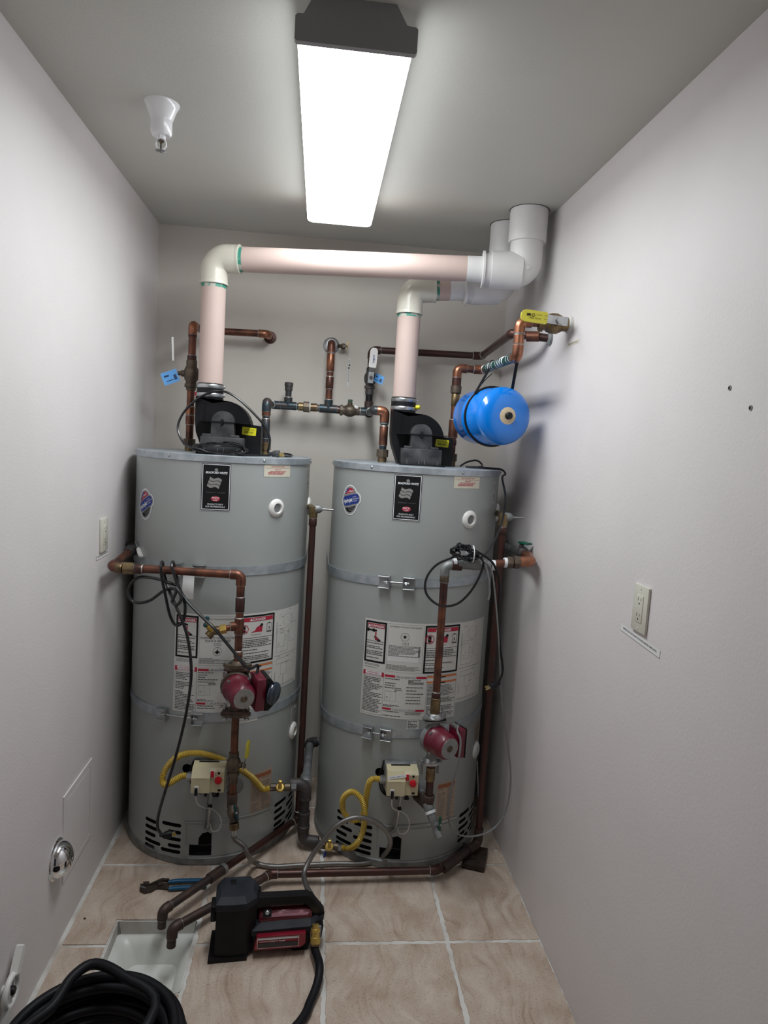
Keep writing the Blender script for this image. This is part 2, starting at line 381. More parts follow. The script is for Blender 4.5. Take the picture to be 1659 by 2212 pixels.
struct('wall_right', MB().box((W+T/2, (YB+YF)/2, H/2), (T, YB-YF+2*T, H+0.2)), 'wall', smooth=False)
struct('wall_back', MB().box((W/2, YB+T/2, H/2), (W, T, H+0.2)), 'wall_b', smooth=False)
m = MB()          # unseen doorway behind the camera, opened to cut bounced fill light
for x0, x1, z0, z1 in ((0, 0.28, 0, H), (1.20, W, 0, H), (0.28, 1.20, 2.05, H)): m.box(((x0+x1)/2, YF-T/2, (z0+z1)/2), (x1-x0, T, z1-z0))
struct('wall_front', m, 'wall', smooth=False)
struct('ceiling', MB().box((W/2, (YB+YF)/2, H+T/2), (W+2*T, YB-YF+2*T, T)), 'ceiling', smooth=False)

# ---- floor sink
def rrect(x0, x1, y0, y1, r, n=5):
    o = []
    for cx, cy, a in ((x1-r, y1-r, 0), (x0+r, y1-r, 90), (x0+r, y0+r, 180), (x1-r, y0+r, 270)):
        for k in range(n+1):
            t = math.radians(a+90*k/n); o.append((cx+r*math.cos(t), cy+r*math.sin(t)))
    return o
def loft(rings, cap=True):
    k = len(rings[0]); vs = [p for r in rings for p in r]; fs = []
    for i in range(len(rings)-1):
        for j in range(k): fs.append((i*k+j, i*k+(j+1) % k, (i+1)*k+(j+1) % k, (i+1)*k+j))
    if cap: fs.append(tuple((len(rings)-1)*k+j for j in range(k)))
    return MB().add(vs, fs)
fs_ = thing('floor_sink', 'white enamel floor sink sunk into the tiles beside the left wall', 'sink', ((SX0+SX1)/2, (SY0+SY1)/2, 0))
def ringz(i, z, r): return [V((a, b, z)) for a, b in rrect(SX0-0.004+i, SX1+0.004-i, SY0-0.004+i, SY1+0.004-i, r)]
obj('rim_wall', loft([ringz(0, -0.002, 0.02), ringz(0.002, -0.045, 0.02)], False), 'concrete', fs_, label='grey mortar wall of the recess')
obj('basin', loft([ringz(0.0, -0.045, 0.02), ringz(0.02, -0.052, 0.025), ringz(0.036, -0.07, 0.03), ringz(0.052, -0.115, 0.03), ringz(0.075, -0.122, 0.03)]), 'sink_white', fs_, label='white enamel basin')

# ---- ceiling light
LX0, LX1, LY0, LY1, LZ = 0.634, 0.866, -1.602, -0.452, 2.36
lf = thing('ceiling_light', 'long lit wraparound fluorescent ceiling light with grey end cap', 'ceiling light', (0.75, -1.03, 2.44))
prof = [(-0.116, 0.028), (-0.116, 0.010), (-0.110, 0.003), (-0.098, 0.0), (0.098, 0.0), (0.110, 0.003), (0.116, 0.010), (0.116, 0.028)]
rings = [[V((0.75+a, y, LZ+b)) for a, b in prof] for y in (LY0+0.014, -1.2, -0.8, LY1-0.12, LY1)]
k = len(prof); bot, end, sl, sr = MB(), MB(), MB(), MB()
for i in range(len(rings)-1):
    for j in range(k-1):
        t_ = ((end if i == len(rings)-2 else bot) if 2 <= j <= k-4 else sl if j < 2 else sr)
        t_.add([rings[i][j], rings[i][j+1], rings[i+1][j+1], rings[i+1][j]], [(0, 1, 2, 3)])
obj('diffuser_lens', bot, 'lens', lf, label='glowing white prismatic lens'); obj('lens_side', sl, 'lens_side', lf); obj('lens_side', sr, 'lens_side', lf)
obj('lens_end', end, 'lens_end', lf, label='dimmer end of the lens past the tube ends')
obj('end_strip', MB().prism([V((0.75+a, LY1, LZ+b)) for a, b in prof], (0, 1, 0), 0.004), 'white_gloss', lf)
obj('pan', MB().prism([V((x, LY0+0.012, z)) for x, z in ((0.633, 2.387), (0.867, 2.387), (0.867, 2.392), (0.835, 2.415), (0.826, 2.44), (0.666, 2.44), (0.655, 2.415), (0.633, 2.392))], (0, 1, 0), LY1-LY0-0.012), 'fixture_white', lf)
cap = [(0.630, 2.356), (0.634, 2.352), (0.868, 2.352), (0.872, 2.356), (0.872, 2.398), (0.868, 2.402), (0.850, 2.403), (0.827, 2.4395), (0.665, 2.4395), (0.646, 2.403), (0.634, 2.402), (0.630, 2.398)]
obj('end_cap', MB().prism([V((x, LY0, z)) for x, z in cap], (0, 1, 0), 0.014), 'fixture_grey', lf, label='dark grey end cap', smooth=False)
# ---- sprinkler
sp = px(350, 224, z=2.44); sp = V((sp.x, sp.y, 2.44))
s_ = thing('fire_sprinkler', 'white fire sprinkler head with flared cup hanging from the ceiling', 'sprinkler', sp)
obj('flared_cup', MB().lathe(sp, (0, 0, -1), [(0.046, 0), (0.046, 0.003), (0.038, 0.016), (0.029, 0.042), (0.028, 0.045), (0.028, 0.075), (0.024, 0.082), (0.012, 0.083)], 32), 'white_gloss', s_)
obj('nut', MB().lathe(sp, (0, 0, -1), [(0.012, 0.082), (0.012, 0.09), (0.009, 0.092)], 8), 'white_gloss', s_)
m = MB()
for sx in (-1, 1): m.tube(spline([sp+V((sx*0.008, 0, -0.09)), sp+V((sx*0.0125, 0, -0.098)), sp+V((sx*0.0125, 0, -0.108)), sp+V((sx*0.003, 0, -0.118))], 5), 0.0024, 8)
obj('frame_arm', m, 'white_gloss', s_)
obj('bulb', MB().rod(sp+V((0, 0, -0.091)), sp+V((0, 0, -0.116)), 0.0018, 8), 'print_black', s_); obj('button', MB().lathe(sp, (0, 0, -1), [(0.007, 0.093), (0.008, 0.096), (0.003, 0.1)], 12), 'bronze', s_)
m = MB()
for q in range(10):
    a = q*math.pi/5; m.box(sp+V((0.009*math.cos(a), 0.009*math.sin(a), -0.1195)), (0.010, 0.0034, 0.0014), Matrix.Rotation(a, 3, 'Z'))
m.lathe(sp, (0, 0, -1), [(0.006, 0.118), (0.006, 0.1215)], 12); obj('deflector', m, 'steel', s_)

# ---- outlets
def outlet(c, nx, label, text, tl, tx, lab):
    c = V(c); ex = V((0, -nx, 0)) if nx < 0 else V((0, 1, 0)); n = V((nx, 0, 0)); ey = V((0, 0, 1))
    ex = ey.cross(n).normalized()
    t = thing('wall_outlet', label, 'outlet', c)
    B = lambda a, b, k: c+ex*a+ey*b+n*k
    rot = Matrix((ex, ey, n)).transposed()
    obj('cover_plate', MB().box(B(0, 0, 0.0035), (0.074, 0.115, 0.007), rot, 0.0025), 'ivory_plate', t)
    obj('receptacle', MB().box(B(0, 0, 0.0068), (0.034, 0.067, 0.0036), rot, 0.0008), 'ivory_plate', t)
    for sg in (1, -1):
        m = MB()
        m.box(B(-0.0065, sg*0.019+0.004, 0.0086), (0.0018, 0.008, 0.0006), rot); m.box(B(0.0065, sg*0.019+0.004, 0.0086), (0.0018, 0.0065, 0.0006), rot)
        m.lathe(B(0, sg*0.019-0.0065, 0.0082), n, [(0.0026, 0), (0.0026, 0.0007)], 10); obj('socket_slots', m, 'slot_shade', t)
    for sg in (1, -1): obj('screw', MB().lathe(B(0, sg*0.0485, 0.006), n, [(0.0035, 0), (0.0035, 0.0014), (0.002, 0.002)], 12), 'ivory_plate', t)
    # label strip under it
    S = plane_surf(c+ex*tl[0]+ey*tl[1]+n*0.0006, ex*math.cos(tl[2])+ey*math.sin(tl[2]), ey*math.cos(tl[2])-ex*math.sin(tl[2]))
    st = thing('label_strip', lab, 'label', c+ey*tl[1])
    m = MB(); S.rect(m, -tx/2, tx/2, -0.009, 0.008, 0.0004); S.rect(m, -tx/2, tx/2, -0.0092, -0.007, 0.0015); obj('tape', m, 'paper_white', st)
    m = MB(); S.text(m, text, 0, 0, 0.0068, 0.0009, width=tx*0.86); obj('lettering', m, 'print_black', st)
c = px(1387, 1315, x=W); outlet((W, c.y, c.z), -1, 'ivory double socket on the right wall above a printed label strip', 'SIMPLEX BOTTOM FLIGHT OF WATER HEATER-TIMER AWAY', (0.003, -0.075, -0.04), 0.205, 'white printed label strip stuck under the socket on the right wall')
c = px(222, 1155, x=0); outlet((0, c.y, c.z), 1, 'ivory double socket on the left wall behind the copper pipe', 'WATER HEATER PUMP OUTLET', (0.0, -0.068, 0.0), 0.13, 'white printed label strip stuck under the socket on the left wall')
# ---- strip labels on back and right wall
c = px(753, 804, y=YB); S = plane_surf(c+V((0, -0.0005, 0)), (0, 0, -1), (1, 0, 0))
t = thing('label_strip', 'narrow upright printed label strip on the back wall beside the copper riser', 'label', c)
m = MB(); S.rect(m, -0.062, 0.062, -0.0055, 0.0055, 0.0004); obj('tape', m, 'paper', t)
m = MB(); S.text(m, 'HOT', -0.045, 0, 0.008, 0.0008); S.text(m, 'WATER RETURN LINE', 0.015, 0, 0.006, 0.0008, width=0.055)
for a, b in ((-0.030, 0.002), (-0.018, 0.0)): S.poly(m, ell(a, b, 0.004, 0.004, 14), 0.0009, 0)
obj('lettering', m, 'print_grey', t)
c = px(1238, 741, x=W); S = plane_surf(c+V((-0.0005, 0, 0)), (0, -1, 0), (0, 0, 1))
t = thing('label_strip', 'tiny cream label strip on the right wall below the yellow lever valve', 'label', c)
m = MB(); S.rect(m, -0.05, 0.05, -0.0055, 0.0055, 0.0004); obj('tape', m, 'paper_cream', t)
m = MB(); S.text(m, 'WATER SHUTOFF', 0, 0, 0.007, 0.0008, width=0.08); obj('lettering', m, 'print_grey', t)
# ---- screw anchors on the right wall
for u, v, lb in ((1577, 838, 'higher of two small screw anchor holes in the right wall'), (1622, 881, 'lower of two small screw anchor holes in the right wall')):
    c = px(u, v, x=W); a = thing('wall_anchor', lb, 'wall anchor', c, 'screw anchors in the right wall')
    obj('anchor_ring', MB().lathe(c+V((0.001, 0, 0)), (-1, 0, 0), [(0.0055, 0), (0.005, 0.0025), (0.003, 0.003), (0.003, 0.0012)], 14), 'concrete', a); obj('hole', MB().lathe(c, (-1, 0, 0), [(0.0032, 0), (0.0032, 0.002)], 10), 'slot_shade', a)
# ---- access panel and chrome dome on the left wall
y0, y1, z0, z1 = -0.995, -0.735, 0.175, 0.455
p = thing('access_panel', 'flush painted access panel low on the left wall behind the chrome dome', 'access panel', (0, (y0+y1)/2, z0))
m = MB()
for a, b, c_, d in ((y0, y1, z1-0.02, z1), (y0, y1, z0, z0+0.02), (y0, y0+0.02, z0+0.02, z1-0.02), (y1-0.02, y1, z0+0.02, z1-0.02)): m.box((0.002, (a+b)/2, (c_+d)/2), (0.004, b-a, d-c_))
obj('frame', m, 'wall', p, smooth=False)
obj('panel_door', MB().box((0.0022, (y0+y1)/2, (z0+z1)/2), (0.0036, y1-y0-0.046, z1-z0-0.046), None, 0.0008, 1), 'wall', p, smooth=False)
c = px(121, 1856, x=0)
p = thing('chrome_dome_cover', 'shiny chrome dome cleanout cover on the left wall beside the access panel', 'pipe cover', c)
R_ = 0.054
obj('flange', MB().lathe(c, (1, 0, 0), [(R_+0.006, 0), (R_+0.006, 0.002), (R_+0.002, 0.005), (R_, 0.005)], 40), 'chrome', p)
obj('dome', MB().lathe(c, (1, 0, 0), [(R_, 0.004)]+[(R_*math.cos(a), 0.004+0.044*math.sin(a)) for a in [math.radians(q) for q in range(8, 88, 8)]]+[(0.007, 0.0475), (0.006, 0.045)], 40), 'chrome', p)
obj('centre_screw', MB().lathe(c, (1, 0, 0), [(0.006, 0.045), (0.0055, 0.0495), (0.002, 0.0505)], 14), 'steel', p)
# ---- white plastic bracket low on the left wall
c = px(24, 2140, x=0.02); p = thing('plastic_bracket', 'white plastic bracket with a round spoked ring on the left wall beside the hose coil', 'bracket', (0, c.y, c.z))
m = MB(); rg = [c+V((0, 0.036*math.cos(a), 0.036*math.sin(a))) for a in [2*math.pi*i/28 for i in range(28)]]
m.tube(rg, 0.0075, 10, closed=True); obj('ring', m, 'white_plastic', p)
for sg in (-1, 1): obj('spoke', MB().box(c+V((0, sg*0.013, 0)), (0.006, 0.007, 0.068), None, 0.002), 'white_plastic', p)
obj('hub', MB().lathe(c+V((-0.006, 0, 0)), (1, 0, 0), [(0.011, 0), (0.011, 0.012), (0.008, 0.016)], 18), 'print_black', p)
obj('arm', MB().prism([c+V((-0.008, a, b)) for a, b in ((0.008, 0.036), (0.033, 0.022), (0.058, 0.068), (0.055, 0.082), (0.046, 0.085))], (1, 0, 0), 0.018), 'white_plastic', p)
obj('wall_post', MB().rod((0, c.y, c.z), c+V((-0.006, 0, 0)), 0.012, 14), 'white_plastic', p)
obj('lower_arm', MB().prism([c+V((-0.008, a, b)) for a, b in ((-0.03, -0.022), (-0.008, -0.038), (-0.02, -0.075), (-0.045, -0.095), (-0.055, -0.08))], (1, 0, 0), 0.016), 'white_plastic', p)

# ================================================================== WATER HEATERS
TA = (V((0.356, -0.305, 0)), 0.330); TB = (V((1.109, -0.330, 0)), 0.329); TH = 1.503
def S3(tk, th, z, off=0.0):
    c, R = tk; a = math.radians(th); return V((c.x+(R+off)*math.sin(a), c.y-(R+off)*math.cos(a), z))
def nrm(th): a = math.radians(th); return V((math.sin(a), -math.cos(a), 0))
def tng(th): a = math.radians(th); return V((math.cos(a), math.sin(a), 0))
def csurf(tk, th, z): return Surf(lambda s, t, k: S3(tk, th+math.degrees(s/tk[1]), z+t, k))
def cyl(tk, u, v, off=0.0):           # where the view line through a pixel meets the tank jacket (grown by off)
    c, R = tk; R = R+off; d = ray(u, v); o = CAM-c
    a = d.x*d.x+d.y*d.y; b = 2*(o.x*d.x+o.y*d.y); q = o.x*o.x+o.y*o.y-R*R; D = b*b-4*a*q
    t = (-b-math.sqrt(max(D, 0)))/(2*a); return CAM+d*t
PA = lambda u, v, off: cyl(TA, u, v, off)
PB = lambda u, v, off: cyl(TB, u, v, off)

def heater(tk, up, low, label, extra):
    c, R = tk; rnd = random.Random(11)
    h = thing('water_heater', label, 'water heater', c, 'grey tank water heaters')
    # jacket with the vent slots, burner window and wiring hole cut into it
    body = MB().lathe(c, (0, 0, 1), [(R-0.004, 0.022), (R, 0.026), (R, 1.49)], 180)
    cut = MB()
    def stad(t0, t1, z, hh, deep=0.016):
        s0, s1 = math.radians(t0)*R, math.radians(t1)*R; r = hh/2; P = []
        for k in range(7): a = -math.pi/2+math.pi*k/6; P.append((s1-r+r*math.cos(a), r*math.sin(a)))
        nn = 6
        for k in range(1, nn): P.append((s1-r+(s0+r-s1+r)*k/nn, r))
        for k in range(7): a = math.pi/2+math.pi*k/6; P.append((s0+r+r*math.cos(a), r*math.sin(a)))
        for k in range(1, nn): P.append((s0+r+(s1-r-s0-r)*k/nn, -r))
        k = len(P); vs = [S3(tk, math.degrees(a/R), z+b, -deep) for a, b in P]+[S3(tk, math.degrees(a/R), z+b, 0.012) for a, b in P]
        cut.add(vs, [tuple(range(k-1, -1, -1)), tuple(range(k, 2*k))]+[(i, (i+1) % k, (i+1) % k+k, i+k) for i in range(k)])
    rows = [(-40, -30, .136), (-40, -26.5, .1095), (-40, -30.5, .083), (-40, -26.5, .0565), (-40, -31, .036),
            (-25.5, -12, .146), (-21, -12, .1185), (-25.5, -12, .091), (-21, -12, .065), (-26, -12, .043)]
    for a, b, z in rows:
        stad(a+low, b+low, z, 0.0140); stad(40-b+low, 40-a+low, z+0.012, 0.0140)
    if extra == 'B': stad(-40+low, -30+low, .163, 0.0140)
    stad(-12.6+low, -6.0+low, 0.367, 0.036, 0.03)
    z0, z1 = 0.036, 0.078
    P = [(-6.5, z0), (-2, z0), (3, z0), (7.4, z0), (7.4, 0.118), (5.0, 0.128), (1.5, 0.122), (-0.6, 0.105), (-0.9, z1), (-3.5, z1), (-6.5, z1)]; k = len(P)
    cut.add([S3(tk, a+low, b, -0.03) for a, b in P]+[S3(tk, a+low, b, 0.012) for a, b in P], [tuple(range(k-1, -1, -1)), tuple(range(k, 2*k))]+[(i, (i+1) % k, (i+1) % k+k, i+k) for i in range(k)])
    bo = obj('jacket', body, 'tank', h, ang=30); co = obj('cutter', cut, 'slot_shade', h, smooth=False, clean=True)
    bo.data.materials.append(MATS['slot_shade']); co.data.materials.clear(); co.data.materials.append(MATS['tank']); co.data.materials.append(MATS['slot_shade'])
    co.data.polygons.foreach_set('material_index', [1]*len(co.data.polygons))
    md = bo.modifiers.new('cut', 'BOOLEAN'); md.operation = 'DIFFERENCE'; md.solver = 'EXACT'; md.object = co; md.material_mode = 'INDEX'
    dg = bpy.context.evaluated_depsgraph_get(); me = bpy.data.meshes.new_from_object(bo.evaluated_get(dg)); bo.modifiers.clear(); bo.data = me; me.name = 'jacket'
    bpy.data.objects.remove(co)
    obj('base_ring', MB().lathe(c, (0, 0, 1), [(R+0.002, 0.0), (R+0.005, 0.002), (R+0.005, 0.026), (R+0.001, 0.03), (R-0.003, 0.03)], 120), 'galv_dull', h, label='dull grey metal base ring')
    obj('top_cap', MB().lathe(c, (0, 0, 1), [(R+0.0015, 1.479), (R+0.004, 1.480), (R+0.004, 1.501), (R+0.001, 1.503), (0.0001, 1.5035)], 120), 'galv', h, label='galvanised metal lid')
    for a in (-28, 31, 84, -82): obj('lid_screw', MB().lathe(S3(tk, a+up*0.6, 1.4915, 0.003), nrm(a+up*0.6), [(0.0055, 0), (0.0055, 0.0018), (0.003, 0.004)], 12), 'steel', h)
    # --- brand plate
    S = csurf(tk, 2.3+up, 1.393); w2, h2 = 0.051, 0.083
    m = MB(); S.poly(m, rrect(-w2, w2, -h2, h2, 0.005, 4), 0.0012, 2); bp_ = obj('brand_plate', m, 'print_black', h, label='black brand plate with a silver border')
    m = MB(); S.box(m, -w2+0.004, w2-0.004, -h2+0.004, h2-0.004, 0.0024, 0.0018); S.box(m, -w2+0.0004, w2-0.0004, -h2+0.0004, h2-0.0004, 0.0008, 0.0018); obj('border', m, 'print_white', bp_)
    m = MB(); S.text(m, 'BRADFORD WHITE', 0.001, 0.050, 0.0105, 0.002, width=0.074, shear=0.25, weight=0.03)
    S.text(m, 'PRODUCTS ONLY', 0, -0.060, 0.0078, 0.002, width=0.054, shear=0.2, weight=0.01); S.text(m, 'FOR PROFESSIONALS', 0, -0.0685, 0.0078, 0.002, width=0.066, shear=0.2, weight=0.01)
    obj('lettering', m, 'print_white', bp_)
    m = MB(); S.text(m, 'ENERGY SAVER', 0, -0.019, 0.005, 0.002, width=0.062, space=1.6); obj('fine_lettering', m, 'print_light', bp_)
    m = MB(); S.poly(m, ell(0, 0.060, 0.0062, 0.0052, 16), 0.0018, 0); obj('crest', m, 'print_light', bp_)
    for q in range(3):                                         # waving flag of three bands
        P = []
        for i in range(9): t = i/8; P.append((-0.020+0.040*t-q*0.0037, 0.036-q*0.0115-0.010*t-0.004*math.sin(t*2*math.pi)))
        Q = [(a-0.0033, b-0.0095) for a, b in reversed(P)]
        m = MB(); S.poly(m, P+Q, 0.0018, 0); obj('flag_band', m, 'print_silver', bp_)
    m = MB(); S.poly(m, ell(0, -0.0405, 0.0155, 0.0092, 24), 0.0018, 0); obj('red_badge', m, 'print_red', bp_)
    m = MB(); S.text(m, 'PHCC', 0, -0.0375, 0.009, 0.0024, width=0.024, weight=0.02); S.text(m, 'LABEL', 0, -0.0455, 0.006, 0.0024, width=0.017); obj('badge_lettering', m, 'print_white', bp_)
    # --- round sticker with a slanted blue bar
    if extra == 'A': S = csurf(tk, -49.5, 1.309); rot = math.radians(28)
    else: S = csurf(tk, -54.3, 1.363); rot = math.radians(14)
    ca, sa = math.cos(rot), math.sin(rot); RT = lambda L: [(a*ca-b*sa, a*sa+b*ca) for a, b in L]
    def bar(x0, x1, hh, n=8):
        o = []
        for q in range(n+1): a = -math.pi/2+math.pi*q/n; o.append((x1-hh+hh*math.cos(a), hh*math.sin(a)))
        for q in range(n+1): a = math.pi/2+math.pi*q/n; o.append((x0+hh+hh*math.cos(a), hh*math.sin(a)))
        return o
    m = MB(); S.poly(m, ell(0, 0, 0.0455, 0.0565, 40), 0.0010, 2); S.poly(m, RT(bar(-0.052, 0.060, 0.0255)), 0.00105, 2)
    st = obj('round_sticker', m, 'print_white', h, label='white edged oval sticker with a slanted blue bar')
    m = MB(); S.poly(m, ell(0, 0, 0.0405, 0.0515, 40), 0.0014, 2); S.poly(m, RT(bar(-0.047, 0.055, 0.0215)), 0.00145, 2); obj('silver_field', m, 'print_silver', st)
    def half(a0, a1, cutb):
        P = [q for q in ell(0, 0, 0.0345, 0.0455, 48)]
        inv = lambda q: (q[0]*ca+q[1]*sa, -q[0]*sa+q[1]*ca)
        return [q for q in P if (inv(q)[1] > cutb if cutb > 0 else inv(q)[1] < cutb)]
    def order(P):
        cx_ = sum(q[0] for q in P)/len(P); cy_ = sum(q[1] for q in P)/len(P); return sorted(P, key=lambda q: math.atan2(q[1]-cy_, q[0]-cx_))
    m = MB(); S.poly(m, order(half(0, 0, 0.021)), 0.0018, 1); obj('flag_field', m, 'print_red', st)
    top = order(half(0, 0, 0.021)); m = MB(); Lf = [q for q in top if q[0] < -0.004]
    if len(Lf) > 2: S.poly(m, Lf+[(-0.004, max(q[1] for q in Lf)), (-0.004, min(q[1] for q in Lf)+0.008)], 0.0021, 0) if False else S.poly(m, order(Lf), 0.0021, 0); obj('star_field', m, 'print_blue', st)
    m = MB()
    for q in range(7): S.poly(m, ell(-0.026+(q % 3)*0.0075+0.002*(q//3), 0.018+(q % 3)*0.0025+(q//3)*0.0072, 0.0015, 0.0015, 8), 0.0024, 0)
    S.text(m, 'Pure', *RT([(0.016, 0.031)])[0], 0.012, 0.0024, width=0.022, rot=rot, weight=0.02); obj('stars', m, 'print_white', st)
    m = MB(); S.poly(m, order(half(0, 0, -0.021)), 0.0018, 1); obj('black_field', m, 'print_black', st)
    m = MB()
    for q, wd in enumerate((0.034, 0.030, 0.022)):
        x, y = RT([(0.002, -0.0275-q*0.0062)])[0]; P = [(-wd/2, -0.001), (wd/2, -0.001), (wd/2, 0.001), (-wd/2, 0.001)]; S.poly(m, [(x+a, y+b) for a, b in RT(P)], 0.0022, 0)
    obj('print_bars', m, 'print_light', st)
    m = MB(); S.poly(m, RT(bar(-0.0435, 0.0515, 0.018)), 0.0019, 2); bb = obj('blue_bar', m, 'print_blue', st)
    m = MB(); S.text(m, 'Hydrojet', *RT([(-0.012, 0.0)])[0], 0.021, 0.0024, width=0.056, rot=rot, shear=0.2, weight=0.03)
    for q, s_t in enumerate(('TOTAL', 'PERFORMANCE', 'SYSTEM')): S.text(m, s_t, *RT([(0.019, 0.0075-q*0.0075)])[0], 0.006, 0.0024, align='L', rot=rot)
    obj('lettering', m, 'print_white', st)
    # --- small cream notice
    S = csurf(tk, 41.6+up, 1.457); m = MB(); S.poly(m, rrect(-0.059, 0.059, -0.0215, 0.0215, 0.002, 2), 0.0008, 3); n_ = obj('notice_sticker', m, 'paper_cream', h, label='small cream notice with red print')
    m = MB(); S.text(m, 'SPACE HEATING/COMBO', 0, 0.0145, 0.0055, 0.0014, width=0.06); S.text(m, 'IMPORTANT', 0, 0.004, 0.005, 0.0014, width=0.026, weight=0.01)
    for q in range(3): S.lines(m, -0.042+0.006*(q == 0), 0.046, -0.004-q*0.0045, -0.001-q*0.0045, 0.01, 0.0022, 0.0014, rnd)
    S.rect(m, -0.055, 0.055, 0.009, 0.0096, 0.0014); obj('lettering', m, 'print_red', n_)
    # --- barcode sticker round the side
    S = csurf(tk, 78+up*1.4, 1.425); m = MB(); S.rect(m, -0.012, 0.012, -0.045, 0.035, 0.0008); b_ = obj('barcode_sticker', m, 'paper', h)
    m = MB()
    for q in range(22): S.rect(m, -0.009, 0.009, -0.042+q*0.0034, -0.042+q*0.0034+rnd.uniform(0.0008, 0.0022), 0.0013)
    obj('bars', m, 'print_grey', b_)
    # --- upper port, with a recessed hole
    def port(th, z, r0, name, hole):
        o = obj(name, MB().lathe(S3(tk, th, z, -0.002), nrm(th), [(r0, 0), (r0, 0.004), (r0*0.93, 0.008), (r0*0.62, 0.013), (r0*0.55, 0.013), (r0*0.5, 0.010), (r0*0.48, 0.004), (0.0002, 0.004)], 36), 'white_plastic', h, label='white plastic port ring')
        if hole: obj('port_plug', MB().lathe(S3(tk, th, z, 0.001), nrm(th), [(r0*0.48, 0.0), (r0*0.44, 0.003), (0.0002, 0.0035)], 24), hole, o)
    port(41.5+up*0.75, 1.322, 0.0335, 'port_ring', 'galv_dull')
    if extra == 'A': port(90, 1.311, 0.036, 'valve_escutcheon', None); port(72, 0.420, 0.034, 'port_ring', 'ivory')
    else: port(76, 1.335, 0.036, 'valve_escutcheon', None); port(61, 0.39, 0.034, 'port_ring', 'galv_dull')
    # --- large instruction sheet
    th0 = -20.2+up; S = csurf(tk, th0, 0.580); WL, HL = math.radians(64.6)*R, 0.361
    m = MB(); S.rect(m, 0, WL, 0, HL, 0.0007); sh = obj('instruction_sheet', m, 'paper', h, label='large white instruction and warning sheet')
    wl2 = math.radians(27.0)*R; m = MB(); S.rect(m, WL, WL+wl2, 0.052, HL-0.002, 0.0007); sh2 = obj('piping_diagram_sheet', m, 'paper', h, label='white sheet of piping diagrams')
    k1, r1, g1, o1, w1, b1 = MB(), MB(), MB(), MB(), MB(), MB()
    X = lambda f: f*WL
    Y = lambda f: HL*(1-f)
    def danger(x0, x1, f0, f1, split):
        S.box(k1, x0, x1, Y(f1), Y(f0), 0.0068, 0.0012); a, b = x0+0.008, x1-0.008
        S.rect(r1, a, b, Y(f0+0.065), Y(f0+0.025), 0.0013); S.text(w1, 'DANGER', (a+b)/2+0.006, Y(f0+0.046), 0.0125, 0.0018, weight=0.02)
        xc = (a+b)/2-0.026; S.poly(w1, [(xc-0.006, Y(f0+0.058)), (xc+0.006, Y(f0+0.058)), (xc, Y(f0+0.030))], 0.0017, 0)
        S.rect(k1, x0, x1, Y(split), Y(split)+0.0014, 0.0012); S.lines(b1, a, b, Y(f1)+0.010, Y(split)-0.006, 0.0062, 0.0027, 0.0012, rnd, 0.72)
    danger(X(0.012), X(0.232), 0.02, 0.445, 0.225); danger(X(0.612), X(0.992), 0.02, 0.515, 0.255)
    # scald picture: tap, water and hand
    x, y = X(0.10), Y(0.135); S.poly(k1, ell(x, y+0.008, 0.0075, 0.006, 14), 0.0013, 0); S.rect(k1, x-0.022, x+0.012, y+0.005, y+0.011, 0.0013); S.poly(k1, ell(x-0.022, y+0.008, 0.005, 0.007, 10), 0.0013, 0)
    S.rect(r1, x+0.006, x+0.011, y-0.012, y+0.003, 0.0014); S.poly(k1, [(x+0.002, y-0.012), (x+0.010, y-0.014), (x+0.030, y-0.028), (x+0.022, y-0.031), (x+0.006, y-0.026)], 0.0013, 0); S.poly(r1, [(x+0.004, y-0.015), (x+0.018, y-0.022), (x+0.020, y-0.027), (x+0.007, y-0.023)], 0.0015, 0)
    # flammable picture: no-cans sign, flames, figure, heater
    x, y = X(0.66), Y(0.16); S.poly(k1, [(x-0.006, y-0.012), (x+0.006, y-0.012), (x+0.006, y+0.012), (x-0.006, y+0.012)], 0.0013, 0)
    rg = ell(x, y, 0.0175, 0.0175, 28); ri = ell(x, y, 0.0150, 0.0150, 28)
    for q in range(28): S.poly(r1, [rg[q], rg[(q+1) % 28], ri[(q+1) % 28], ri[q]], 0.0015, 0)
    S.poly(r1, [(x-0.0125, y+0.0105), (x-0.0105, y+0.0125), (x+0.0125, y-0.0105), (x+0.0105, y-0.0125)], 0.0016, 0)
    x = X(0.79); S.poly(r1, [(x-0.022, y-0.014), (x+0.022, y-0.014), (x+0.024, y+0.006), (x+0.016, y-0.001), (x+0.012, y+0.010), (x+0.006, y-0.001), (x, y+0.004), (x-0.006, y-0.007)], 0.0014, 0)
    S.poly(k1, ell(x+0.020, y+0.012, 0.0055, 0.0055, 12), 0.0014, 0); S.rect(k1, x+0.013, x+0.017, y+0.004, y+0.012, 0.0014)
    x = X(0.93); S.box(k1, x-0.010, x+0.010, y-0.014, y+0.015, 0.0012, 0.0014); S.rect(k1, x-0.011, x+0.011, y-0.0185, y-0.0155, 0.0014); S.rect(k1, x-0.0015, x+0.0015, y-0.008, y+0.002, 0.0014); S.rect(k1, x-0.004, x+0.004, y+0.015, y+0.018, 0.0014)
    S.text(b1, 'Flammable Vapors', X(0.79), y-0.022, 0.0055, 0.0013)
    # rating plate in the middle
    S.box(g1, X(0.245), X(0.6), Y(0.515), Y(0.02), 0.0006, 0.0011); S.text(b1, 'AUTOMATIC STORAGE WATER HEATER', X(0.42), Y(0.047), 0.0075, 0.0012, width=X(0.31))
